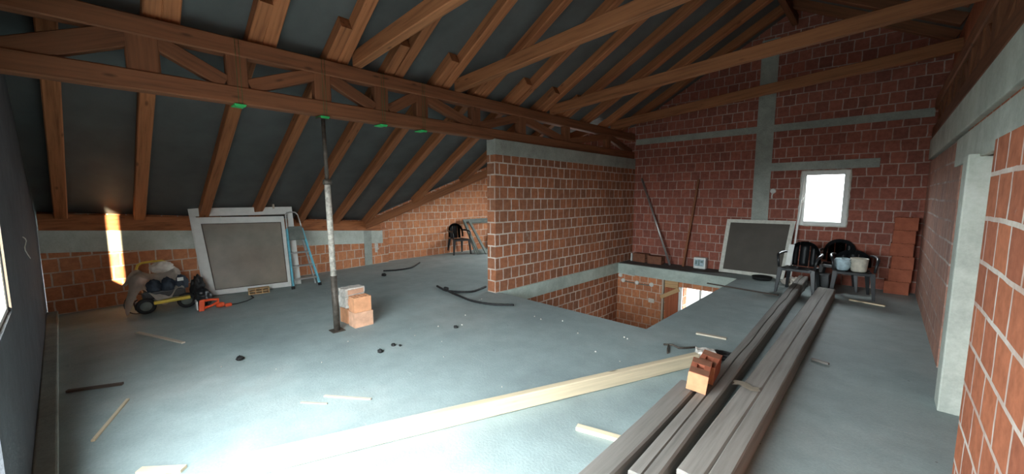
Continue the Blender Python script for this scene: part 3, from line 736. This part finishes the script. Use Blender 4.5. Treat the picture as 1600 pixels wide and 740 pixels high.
def blob(name, c, r, mat, label, cat, amp=.25, freq=4, seed=0, flat=None, parent=None, squash=1.0):
    g = MB(); bmesh.ops.create_icosphere(g.bm, subdivisions=4, radius=1.0)
    for v in g.bm.verts:
        d = v.co.normalized(); n = noise.fractal(d * freq + Vector((seed, seed, 0)), 0.8, 2.0, 4) * amp
        rid = (1 - abs(noise.noise(d * freq * 1.3 + Vector((0, seed, 3)))) * 2.2) * amp * .35
        v.co = Vector((d.x * r[0], d.y * r[1], d.z * r[2])) * (1 + n + rid)
        v.co += Vector(c)
        if flat is not None and v.co.z < flat: v.co.z = flat + (v.co.z - flat) * .02
    for f_ in g.bm.faces: f_.smooth = True
    o = g.build(name, mat, parent)
    if parent is None: tag(o, label, cat)
    return o
# canvas: one draped cloth
def cloth(name, mat, label, cat, x0, x1, y0_, y1_, hf, nx_=44, ny_=44, th=.006):
    g = MB(); grid = []
    for i in range(nx_ + 1):
        row = []
        for j in range(ny_ + 1):
            u, v = i / nx_, j / ny_; row.append(hf(x0 + (x1 - x0) * u, y0_ + (y1_ - y0_) * v, u, v))
        grid.append(row)
    g.sheet(grid, th); return tag(g.build(name, mat), label, cat)
def canvas_h(x, y, u, v):
    z = .50 + .06 * math.sin(v * 7 + 1) - .10 * (u - .3) + .05 * noise.noise(Vector((x * 5, y * 5, 0))) + .035 * abs(noise.noise(Vector((x * 11, y * 9, 2))))
    z += .09 * math.exp(-((y - .42) ** 2 + (x + 7.62) ** 2) / .02)
    edge = max(0, (u - .62) / .38); z -= .20 * edge ** 1.4 * (1 + .5 * math.sin(v * 9 + 2))
    le = max(0, (.26 - v) / .26); z -= .15 * le ** 1.3 * (1 + .2 * math.sin(u * 8))
    re = max(0, (v - .88) / .12); z -= .08 * re
    xx = x + .03 * math.sin(v * 14) * edge; yy = y + .03 * math.sin(u * 12) * le
    return (xx, yy, z)
cloth('canvas_sheet', 'tarp', 'crumpled grey canvas sheet draped over the loaded cart', 'canvas', -7.74, -7.32, .02, .62, canvas_h)
blob('canvas_bundle', (-7.62, .42, .60), (.10, .13, .085), 'tarp', 'rolled grey canvas bundle on top of the cart load, below the yellow handle', 'canvas', .18, 2.2, 4)
blob('black_bag', (-7.42, .30, .34), (.10, .09, .12), 'navy', 'black bag on the left half of the cart', 'bag', .16, 2.4, 1, flat=.30)
blob('black_bag', (-7.41, .45, .34), (.10, .08, .13), 'navy', 'black bag in the middle of the cart under the canvas edge', 'bag', .16, 2.4, 5, flat=.30)
blob('black_bag', (-7.42, .60, .36), (.10, .08, .13), 'navy', 'black bag with a pale label at the right end of the cart', 'bag', .16, 2.4, 8, flat=.30)
g = MB().box(-7.318, -7.312, .55, .62, .42, .47); tag(g.build('paper_label', 'white'), 'small pale paper label on the right black bag of the cart', 'label')
blob('black_bag', (-7.30, .82, .13), (.13, .10, .14), 'black_plastic', 'black shiny bag slumped between the cart and the white frame', 'bag', .24, 2.6, 12, flat=.004)
blob('black_bag', (-7.55, .80, .20), (.10, .09, .22), 'rubber', 'tall dark bag standing against the left edge of the white frame', 'bag', .2, 2.4, 15, flat=.004)
SX, SY = -7.02, .84
t = thing('orange_saw', 'bright orange power saw lying on the floor in front of the cart', 'power saw', (SX, SY, 0))
g = MB(); g.hexa([(SX - .12, SY - .10, 0), (SX + .08, SY - .12, 0), (SX + .08, SY - .05, 0), (SX - .12, SY - .03, 0), (SX - .12, SY - .07, .13), (SX + .03, SY - .10, .16), (SX + .03, SY - .04, .16), (SX - .12, SY - .01, .13)], .015); g.build('housing', 'orange', t)
g = MB(); g.tube([(SX + .02, SY - .05, .03), (SX + .02, SY + .04, .05), (SX + .01, SY + .12, .09), (SX - .02, SY + .13, .12), (SX - .03, SY + .04, .13), (SX - .02, SY - .05, .13)], .018, 10); g.build('handle', 'orange', t)
g = MB(); g.lathe([(0, -.03), (.045, -.03), (.055, -.01), (.055, .02), (.03, .035), (0, .035)], (SX + .02, SY + .14, .045), 18); g.build('motor_cover', 'orange', t)
g = MB(); g.box(SX + .0, SX + .05, SY + .20, SY + .28, .0, .05, .012); g.tube([(SX + .02, SY + .14, .03), (SX + .02, SY + .24, .025)], .014, 8); g.build('cable_plug', 'orange', t)
g = MB(); g.box(SX - .10, SX + .06, SY - .135, SY - .118, .02, .15, .006); g.build('guard_plate', 'white', t)
tag(MB().tube([(SX + .02, SY + .285, .02), (SX - .02, SY + .36, .008), (SX - .10, SY + .5, .008), (SX - .25, SY + .62, .008), (SX - .42, SY + .62, .008)], .008, 8).build('black_cable', 'rubber'), 'thin black cable trailing from the orange saw along the white frame', 'cable')

# ------------------------------------------------------------------ curved black pipe offcuts on the floor
def hose(pts, r, label, mat='rubber', name='pipe_offcut'):
    V_ = [Vector((p[0], p[1], r + (p[2] if len(p) > 2 else 0))) for p in pts]; out = []
    m = len(V_)
    for i in range(m - 1):
        p0, p1, p2, p3 = V_[max(i - 1, 0)], V_[i], V_[i + 1], V_[min(i + 2, m - 1)]
        for k in range(8):
            t_ = k / 8; out.append(.5 * ((2 * p1) + (p2 - p0) * t_ + (2 * p0 - 5 * p1 + 4 * p2 - p3) * t_ ** 2 + (3 * p1 - p0 - 3 * p2 + p3) * t_ ** 3))
    out.append(V_[-1])
    rr = [r * (1 + .12 * (i % 2)) for i in range(len(out))]
    return tag(MB().tube(out, rr, 8).build(name, mat), label, 'pipe', 'black pipe offcuts on the floor')
hose([(-7.813, 3.998), (-7.70, 4.2), (-7.67, 4.45), (-7.75, 4.70), (-8.149, 5.136)], .016, 'curved black pipe piece lying nearest the rear brick wall')
hose([(-5.767, 3.984), (-5.55, 3.93), (-5.355, 3.90), (-5.10, 4.02), (-4.99, 4.20), (-5.093, 4.57)], .018, 'curved black pipe piece hooking up towards the partition end')
hose([(-5.50, 4.03), (-5.30, 3.90), (-4.85, 3.82), (-4.507, 3.787), (-4.162, 3.875), (-3.909, 4.073)], .017, 'longest black pipe piece, pointing at the stair opening')
def lump(x, y, r, label, mat='rubber', seed=0, name='dirt_lump', cat='debris', group='black lumps on the floor'):
    o = blob(name, (x, y, r * .5), (r, r * .8, r * .7), mat, label, cat, .35, 2.5, seed, flat=.001); o['group'] = group; return o
lump(-3.74, 1.845, .028, 'black lump on the floor, nearer of the close pair mid-floor', seed=1)
lump(-3.80, 2.03, .024, 'black lump on the floor, farther of the close pair mid-floor', seed=2)
lump(-3.74, 2.08, .016, 'tiny black crumb beside the farther lump of the pair', seed=3)
lump(-3.77, 2.87, .026, 'black lump on the floor between the brick pile and the stair opening', seed=4)
lump(-4.578, .764, .034, 'black lump on the floor left of the prop foot', seed=5)
lump(-7.359, 3.777, .05, 'dark flat lump below the far pipe piece', seed=6)
lump(-5.50, 3.98, .04, 'dark knot at the left ends of the two near pipe pieces', seed=7)
for i in range(30):
    x, y = random.uniform(-4.6, -1.5), random.uniform(.5, 4.1)
    if x > -2.6 + .28 * y - .0 and y < 3.9 and x > -2.7 + y * .38: continue
    if (Vector((x, y)) - Vector((-4.8, 2.0))).length < .4: continue
    o = blob('mortar_crumb', (x, y, .004), (random.uniform(.004, .009),) * 3, 'mortar', 'pale mortar crumb scattered on the open floor between the brick pile and the stair opening', 'debris', .3, 2, i, flat=.0005)
    o['group'] = 'pale mortar crumbs on the floor'

# ------------------------------------------------------------------ sticks and laths on the floor
def stick(p, q, wd, ht, mat, label, name='wooden_lath', z=0.0, z2=None, group='loose laths on the floor'):
    z2 = z if z2 is None else z2
    return tag(timber(name, (*p, ht / 2 + z + .001), (*q, ht / 2 + z2 + .001), wd, ht, mat, segs=6, rough=.0015), label, 'lath', group)
stick((-4.851, -.40), (-4.70, -.07), .035, .02, 'darklath', 'dark stick on the shaded floor at the left')
stick((-3.725, -.224), (-4.303, -.045), .02, .015, 'pine', 'pale thin lath near the left corner of the floor, its end in the light')
stick((-6.391, .075), (-5.565, .423), .035, .015, 'lath', 'greyish lath on the floor in front of the cart')
stick((-3.10, -.02), (-2.93, .17), .05, .02, 'pine', 'bright stick cut off by the bottom edge of the picture')
stick((-3.219, 1.089), (-2.893, 1.335), .02, .010, 'lath', 'thin pale splinter on the floor above the white beam')
stick((-3.25, .92), (-3.08, 1.06), .015, .008, 'lath', 'smallest pale splinter left of the thin one above the white beam')
stick((-1.46, 2.17), (-1.17, 2.26), .05, .03, 'pine', 'short pale wooden batten touching the left grey timber')
stick((-1.523, 4.764), (-1.207, 4.81), .05, .018, 'lath', 'dusty lath lying behind the hollow bricks')
stick((-2.312, 7.692), (-1.168, 7.562), .04, .018, 'darklath', 'long thin lath between the stair opening and the left plastic chair')
stick((-.30, 8.02), (.109, 7.921), .04, .02, 'pine', 'pale lath on the floor in front of the bucket chair')
stick((-.42, 4.80), (-.284, 4.762), .03, .02, 'old_timber', 'small wood chip on the floor right of the grey timbers')
g = MB(); g.tube([(-1.655, 4.13, .012), (-1.56, 4.14, .03), (-1.50, 4.14, .012), (-1.44, 4.20, .012), (-1.37, 4.30, .012)], .012, 8); g.tube([(-1.60, 4.13, .02), (-1.57, 4.03, .012), (-1.53, 3.93, .010)], .010, 8)
tag(g.build('bent_iron', 'rust'), 'rusty bent iron piece on the floor near the end of the white beam', 'iron scrap')

# ------------------------------------------------------------------ fresh pale beam across the floor
tag(timber('pale_beam', (-2.62, .40, .062), (-1.22, 3.86, .062), .065, .12, 'pine', segs=20, rough=.004), 'long fresh white-planed beam lying diagonally across the floor', 'beam')
# ------------------------------------------------------------------ weathered timbers
tag(timber('floor_timber', (-1.015, .5, .082), (-1.03, 3.12, .082), .14, .155, 'old_timber', segs=24, rough=.005), 'shortest grey timber, leftmost, its end under the hollow bricks', 'timber', 'grey timbers on the floor')
tag(timber('floor_timber', (-.835, 1.86, .082), (-1.005, 8.90, .082), .15, .155, 'old_timber', segs=50, rough=.005, crack=.010), 'grey timber with a long jagged crack, second from the left', 'timber', 'grey timbers on the floor')
tag(timber('floor_timber', (-.655, 2.05, .082), (-.635, 7.98, .082), .135, .155, 'old_timber', segs=50, rough=.004), 'grey timber third from the left, its pale end near the bottom edge', 'timber', 'grey timbers on the floor')
tag(timber('floor_timber', (-.535, .9, .082), (-.528, 7.96, .082), .10, .155, 'old_timber', segs=50, rough=.004), 'rightmost grey timber lying close against its neighbour', 'timber', 'grey timbers on the floor')
def hollow2(loc, rz, label, mat='clay_red'):
    t = thing('hollow_brick', label, 'brick', loc, 'bricks on the grey timbers'); t.rotation_euler = (.22, .12, rz)
    sx, sy, sz = .135, .20, .165; h = .026; g = MB()
    # block with a square well in the top
    o_ = [(-sx / 2, -sy / 2), (sx / 2, -sy / 2), (sx / 2, sy / 2), (-sx / 2, sy / 2)]; i_ = [(-h, -h), (h, -h), (h, h), (-h, h)]
    B = [g.bm.verts.new((*p, 0)) for p in o_]; Tt = [g.bm.verts.new((*p, sz)) for p in o_]; I = [g.bm.verts.new((*p, sz)) for p in i_]; D = [g.bm.verts.new((*p, .03)) for p in i_]
    g.bm.faces.new(B[::-1]); g.bm.faces.new(D)
    for k in range(4):
        m = (k + 1) % 4
        g.bm.faces.new((B[k], B[m], Tt[m], Tt[k])); g.bm.faces.new((Tt[k], Tt[m], I[m], I[k])); g.bm.faces.new((I[k], I[m], D[m], D[k]))
    o = g.build('body', mat, origin=(0, 0, 0)); o.parent = t; o.location = (0, 0, 0)
    g = MB().box(-sx / 2 - .002, sx / 2 + .002, -sy / 2 - .003, -sy / 2 + .004, 0.002, sz - .002, .001); o = g.build('end_face', 'clay', origin=(0, 0, 0)); o.parent = t; o.location = (0, 0, 0)
    g = MB().box(-sx / 2 + .004, sx / 2 - .004, -sy / 2 + .004, -h - .004, sz - .001, sz + .0015); g.box(-sx / 2 + .004, sx / 2 - .004, h + .004, sy / 2 - .004, sz - .001, sz + .0015)
    o = g.build('dark_top', 'clay_dark', origin=(0, 0, 0)); o.parent = t; o.location = (0, 0, 0)  # thin top strips, darker than the brick body
    return t
hollow2((-.955, 3.08, .185), .20, 'near red hollow brick with an orange end, lying across the grey timbers')
hollow2((-.950, 3.29, .185), .05, 'far red hollow brick directly behind the near one on the grey timbers')
o = mortared('broken_brick', (-1.17, 3.97, 0), .17, .15, .13, 'mortar-caked broken brick on the floor behind the two red hollow bricks', .5, 17); o['group'] = 'bricks on the grey timbers'
blob('black_lump', (-1.06, 4.22, .03), (.13, .09, .035), 'rubber', 'flat black lump between the broken brick and the cracked timber', 'scrap', .3, 2.2, 21, flat=.001)  # uneven black lump, flattened onto the floor
g = MB(); g.sheet([[(-.77 + .045 * i + .012 * math.sin(j * 2), 3.30 + .03 * j + .02 * math.sin(i * 1.5), .164 + .010 * abs(math.sin(i * 1.9 + j * 1.3))) for j in range(4)] for i in range(5)], .003)
tag(g.build('torn_paper', 'lath'), 'crumpled pale paper strip lying on the pair of right grey timbers', 'paper')

# ------------------------------------------------------------------ plastic armchairs
def make_chair(label, backh=.86, group='dark plastic armchairs'):
    t = thing('plastic_armchair', label, 'chair', (0, 0, 0), group)
    # faces -y
    g = MB(); grid = []
    for i in range(13):
        row = []
        for j in range(13):
            u, v = i / 12 - .5, j / 12
            x = u * (.46 - .05 * v); y = -.22 + .43 * v
            z = .435 - .025 * math.cos(u * math.pi) * math.sin(v * math.pi * .9) - (.025 if v < .06 else 0) - .012 * v
            row.append((x, y, z))
        grid.append(row)
    g.sheet(grid, -.012); g.build('seat', 'black_plastic', t)
    g = MB()
    for sgn, r_ in ((1, 0),):
        N_ = 26; rows = []
        for k in range(N_ + 1):
            a = math.pi * k / N_
            cx = math.cos(a); sy_ = math.sin(a) ** .62 if 0 < k < N_ else 0
            z = .47 + (backh - .47) * sy_; x = .235 * cx * (1 + .06 * math.sin(a))
            y = .215 + .14 * (z - .43) - .05 * abs(cx) ** 2
            zi = .47 + (backh - .06 - .47) * sy_; xi = .188 * cx * (1 + .06 * math.sin(a)); yi = .215 + .14 * (zi - .43) - .035 * abs(cx) ** 2
            rows.append([(x, y, z), (xi, yi + .004, zi)])
        g.sheet(rows, .016)
    fr_ = g.build('backrest', 'black_plastic', t)
    for xc, w_ in ((-.125, .085), (0, .135), (.125, .085)):
        g = MB(); top = backh - .055 - (.02 if xc else 0); rows = []
        for k in range(8):
            z = .43 + (top - .43) * k / 7; y = .218 + .14 * (z - .43)
            rows.append([(xc - w_ / 2, y, z), (xc, y + .006, z), (xc + w_ / 2, y, z)])
        g.sheet(rows, .009); g.build('slat', 'black_plastic', fr_)
    for sx in (-1, 1):
        g = MB(); g.tube([(sx * .225, .235, .66), (sx * .265, .16, .665), (sx * .285, .02, .66), (sx * .285, -.12, .65), (sx * .275, -.19, .62), (sx * .262, -.205, .55), (sx * .25, -.20, .44)], [.016, .02, .024, .024, .02, .018, .018], 8)
        for v in g.bm.verts: pass
        g.build('armrest', 'black_plastic', t)
        for fy, name in ((-.20, 'leg'), (.20, 'leg')):
            g = MB(); x0_ = sx * (.225 if fy < 0 else .19); xb = sx * (.265 if fy < 0 else .235); yb_ = fy + (-.03 if fy < 0 else .09)
            a_ = .035; b_ = .018
            g.hexa([(xb - b_, yb_ - b_, 0), (xb + b_, yb_ - b_, 0), (xb + b_, yb_ + b_, 0), (xb - b_, yb_ + b_, 0), (x0_ - a_, fy - .022, .43), (x0_ + a_, fy - .022, .43), (x0_ + a_, fy + .022, .43), (x0_ - a_, fy + .022, .43)], .004)
            g.build(name, 'black_plastic', t)
    g = MB(); g.box(-.21, .21, -.235, -.222, .385, .425, .004); g.build('seat_apron', 'black_plastic', t)
    return t
c1 = make_chair('dark plastic armchair left of the others, beside the leaning brown panel'); c1.location = (-.98, 8.10, 0); c1.rotation_euler = (0, 0, -.10)
copy_tree(c1, (-.53, 9.0, 0), .05, 'dark plastic armchair at the back, between and behind the other two')
c3 = make_chair('lower-backed dark plastic armchair holding two containers on its seat', .74); c3.location = (-.31, 8.40, 0); c3.rotation_euler = (0, 0, .10)
copy_tree(c1, (-8.72, 6.80, 0), 1.35, 'dark plastic armchair by the rear brick wall next to leaning grey frames')
# things on the chairs
zs = .425
g = MB(); g.lathe([(0, 0), (.085, 0), (.10, .02), (.112, .20), (.118, .215), (.110, .22), (.105, .20), (.09, .03), (0, .03)], (-.235, 8.36, zs), 28)
t = tag(g.build('paint_bucket', 'cream', smooth=True), 'cream bucket on the seat of the low-backed armchair', 'bucket')
g = MB(); g.tube([(-.235 + .115 * math.cos(a / 10 * math.pi + 2.6), 8.30, zs + .20 - .07 * math.sin(a / 10 * math.pi)) for a in range(11)], .003, 6); g.build('bucket_handle', 'rust', t)
g = MB(); g.lathe([(0, .165), (.06, .168), (.085, .175)], (-.235, 8.36, zs), 20); g.build('dried_mortar', 'mortar', t)
g = MB(); g.lathe([(0, 0), (.07, 0), (.085, .02), (.115, .10), (.12, .16), (.10, .19), (.085, .20), (.08, .19), (.09, .16), (.06, .04), (0, .03)], (-.44, 8.37, zs), 28); g.jitter(.006, 14)
tag(g.build('plastic_bag', 'paleblue', smooth=True), 'pale blue plastic bag of material on the seat left of the cream bucket', 'bag')
g = MB(); P = [(-1.20, 8.17, .44), (-1.12, 8.17, .44), (-1.09, 8.245, .80), (-1.17, 8.245, .80)]; g.hexa(P + [(p[0], p[1] + .02, p[2]) for p in P], .002)
tag(g.build('white_board', 'white'), 'narrow white board standing on the left chair seat against its back', 'board')
g = MB(); g.box(-.80, -.60, 8.45, 8.75, 0, .27, .015); g.box(-.79, -.61, 8.46, 8.74, .27, .285); 
tag(g.build('black_crate', 'black_plastic'), 'black crate on the floor between the left and middle armchairs', 'crate')
cl = blob('white_rag', (-1.10, 8.62, .07), (.17, .13, .085), 'tarp', 'pale crumpled rag on the floor under the left armchair', 'rag', .3, 2.5, 31, flat=.002)
# brown panel in old white frame
P4 = [(-2.52, 9.19, .004), (-1.34, 9.19, .004), (-1.235, 9.325, 1.16), (-2.445, 9.325, 1.15)]
P4 = [(a, b - .05, c) for a, b, c in P4]
t = thing('framed_panel', 'large brown panel in an old whitish frame leaning under the far window', 'panel', (-1.9, 9.14, 0))
o, at, n, w_ = quadframe([P4[0], P4[1], P4[2], P4[3]], (.075, .07, .075, .07), .035, 'frame', 'whiteold', t)
g = MB(); P = [at(w_[0], w_[1]), at(1 - w_[2], w_[1]), at(1 - w_[2], 1 - w_[3]), at(w_[0], 1 - w_[3])]; P = [Vector(p) + n * .3 for p in P]; g.hexa(P + [p + n * .3 for p in P]); g.build('panel_board', 'chairpane', t)
tag(timber('white_lath', (-1.235, 9.10, .012), (-1.165, 9.31, 2.12), .03, .018, 'white', up=(0, 1, 0)), 'thin white lath leaning upright at the left side of the far window', 'lath')
g = MB(); g.lathe([(0, .006), (.13, .006), (.15, .012), (.165, .06), (.175, .062), (.172, .05), (.155, 0), (0, 0)], (-1.66, 8.86, 0), 32); tag(g.build('black_tray', 'rubber'), 'round black tray on the floor below the brown panel', 'tray')
g = MB(); g.box(-3.06, -2.80, 9.12, 9.27, .008, .265, .02)
t = tag(g.build('control_box', 'white'), 'small white box with a grey-green printed front by the brown pole', 'box')
g = MB().box(-3.035, -2.835, 9.112, 9.121, .07, .225, .004); pr = g.build('printed_front', 'paleblue', t)
g = MB(); g.box(-3.02, -2.97, 9.108, 9.113, .11, .20); 
g.build('print_mark', 'print', pr)
g = MB().box(-2.955, -2.92, 9.108, 9.113, .09, .21, .002); g.build('print_mark', 'print', pr)
g = MB().box(-2.905, -2.85, 9.108, 9.113, .15, .20); g.build('print_mark', 'print', pr)
g = MB().box(-3.02, -2.85, 9.108, 9.113, .078, .086); g.build('print_mark', 'print', pr)
hollow_brick('hollow_brick', (-4.33, 9.14, .008), .34, .20, .21, 'clay_dark', 'dark brown block in the corner by the partition, left one', 'dark blocks by the partition corner', rz=-.1, holes='X', nh=(3, 2))
hollow_brick('hollow_brick', (-3.93, 9.10, .008), .34, .20, .19, 'clay_dark', 'dark brown block right of its twin, beside the pole foot', 'dark blocks by the partition corner', rz=.06, holes='X', nh=(3, 2))
g = MB().box(-4.56, -4.53, 9.05, 9.2, .008, .21, .004); tag(g.build('white_tile', 'white'), 'pale tile standing in the corner left of the dark blocks', 'tile')
tag(MB().tube([(-3.55, 9.02, .03), (-4.46, 9.30, 2.08)], .024, 14).build('metal_pole', 'steel'), 'shiny metal pole leaning steeply left against the far wall corner', 'pole')
tag(timber('wooden_pole', (-3.30, 9.16, .01), (-3.10, 9.31, 2.03), .045, .04, 'truss', up=(0, 1, 0)), 'dark brown wooden pole leaning upright on the far wall', 'pole')
g = MB(); g.lathe([(0, -.03), (.045, -.03), (.05, -.02), (.05, 0)], (-1.66, YF, 1.75), 18, 'Y'); g.tube([(-1.66, YF - .008, 1.71), (-1.675, YF - .008, 1.66), (-1.67, YF - .008, 1.60)], .010, 6)
tag(g.build('wall_socket', 'white'), 'round white electrical box on the far wall left of the window', 'socket')
# stack of bricks in the right corner
names = ['bottom brick of the tall stack in the right far corner, sticking out', 'second brick from the floor in the right corner stack', 'third brick from the floor in the right corner stack', 'fourth brick from the floor in the right corner stack', 'fifth brick from the floor, just under the top of the right corner stack', 'topmost brick of the tall stack in the right far corner']
for k in range(6):
    hollow_brick('hollow_brick', (.262 - (.018 if k == 0 else 0) + .012 * ((k * 7) % 3 - 1), 9.20 + .006 * (k % 2), k * .2165), .30 if k == 0 else .265 + .01 * (k % 2), .24, .210, 'clay_red', names[k], 'bricks stacked in the right corner', holes='Z', nh=(4, 3))
# grey frames leaning at the rear wall
for k, (dx, dy, h) in enumerate(((0, 0, .92), (.17, -.06, .95), (.34, .10, .90))):
    lb = ['grey window frame against the rear brick wall, innermost of the leaning stack', 'grey window frame in the middle of the leaning stack by the dark chair', 'grey window frame outermost of the leaning stack, nearest the partition'][k]
    frame_thing('window_frame', lb, 'window frame', [(-8.42 + dx, 7.14 + dy, .003), (-8.42 + dx, 8.5 + dy, .003), (-8.96 + dx * .35, 8.5 + dy, h), (-8.96 + dx * .35, 7.14 + dy, h)], (.075, .07, .075, .08), .04, 'grime', None, 'grey frames by the rear wall', bead=False)

# ------------------------------------------------------------------ fittings in the stairwell
YL = 8.62
for i, (x, z, lb) in enumerate([(-4.60, -.30, 'highest white round junction box in the stairwell corner'), (-4.52, -.42, 'white round junction box just below the highest one in the stairwell corner'), (-4.16, -.425, 'middle white round junction box on the stairwell brick wall'), (-3.80, -.415, 'rightmost white round junction box on the stairwell brick wall')]):
    g = MB(); g.lathe([(0, -.035), (.03, -.035), (.048, -.02), (.052, 0)], (x, YL, z), 20, 'Y')
    tag(g.build('junction_box', 'white'), lb, 'junction box', 'junction boxes in the stairwell')
g = MB(); g.tube([(-4.60, YL - .012, -.28), (-4.53, YL - .012, -.25), (-4.40, YL - .012, -.26), (-4.22, YL - .012, -.272)], .010, 6)
tag(g.build('conduit', 'whiteold'), 'pale conduit curving above the junction boxes in the stairwell', 'conduit')
g = MB(); g.tube([(-4.47, YL - .010, -.435), (-4.16, YL - .010, -.445), (-3.80, YL - .010, -.44)], .012, 6)
tag(g.build('conduit', 'grime'), 'horizontal grey conduit linking the junction boxes in the stairwell', 'conduit')
g = MB(); g.box(-3.86, -3.72, YL - .02, YL, -.84, -.74, .01); g.jitter(.006, 20); tag(g.build('mortar_patch', 'mortar'), 'grey mortar patch on the stairwell wall near the wooden post', 'mortar')
tag(timber('wooden_post', (-3.53, YL + .03, -2.78), (-3.54, YL + .03, -.24), .05, .05, 'lath', up=(0, 1, 0)), 'pale wooden post at the edge of the stairwell doorway', 'post')
tag(timber('wooden_brace', (-3.56, YL - .03, -.66), (-3.16, YL - .03, -.42), .03, .09, 'formwood', up=(0, 0, 1)), 'slanting yellow board nailed across the stairwell doorway', 'board')
g = MB(); g.box(-3.50, -3.20, YL + .02, YL + .06, -.42, -.21, .004); tag(g.build('form_board', 'formwood'), 'yellowish form board at the top of the stairwell doorway', 'board')
g = MB(); g.box(-3.48, -3.19, YL + .03, YL + .07, -2.78, -.43, .004); tag(g.build('red_panel', 'osb'), 'red-brown panel filling the narrow stairwell doorway', 'panel')
fr = MB(); fr.box(-3.17, -3.10, YL - .01, YL + .05, -2.2, -.37, .004); fr.box(-2.74, -2.70, YL + .0, YL + .05, -2.2, -.37, .004); fr.box(-3.10, -1.95, YL, YL + .05, -2.2, -2.12, .004)
struct(fr.build('window_4', 'white'))

g = MB()
g.box(0, .006, -.035, .035, 0, .22); bmesh.ops.subdivide_edges(g.bm, edges=g.bm.edges[:], cuts=6, use_grid_fill=True)
for v in g.bm.verts:
    n = noise.noise_vector(v.co * 26 + Vector((3, 1, 0))); v.co.y += n.y * .045; v.co.z += n.z * .02
o = g.build('plaster_splash', 'mortar', origin=(0, 0, 0)); o.location = (kx(4.37) + .004, 4.37, .28); o.rotation_euler = (0, 0, -.134 + .0)
tag(o, 'whitish plaster splash on the brick at the right end of the eaves wall', 'plaster splash')
pts = [(-4.70 - .06 * i, gy(-4.7 - .06 * i) + .03 + .01 * math.sin(i), 1.34 - .016 * i - .002 * i * i) for i in range(8)]
tag(MB().tube(pts, .003, 6).build('pale_wire', 'whiteold'), 'thin pale wire curling out of the dark wall at the left edge', 'wire')
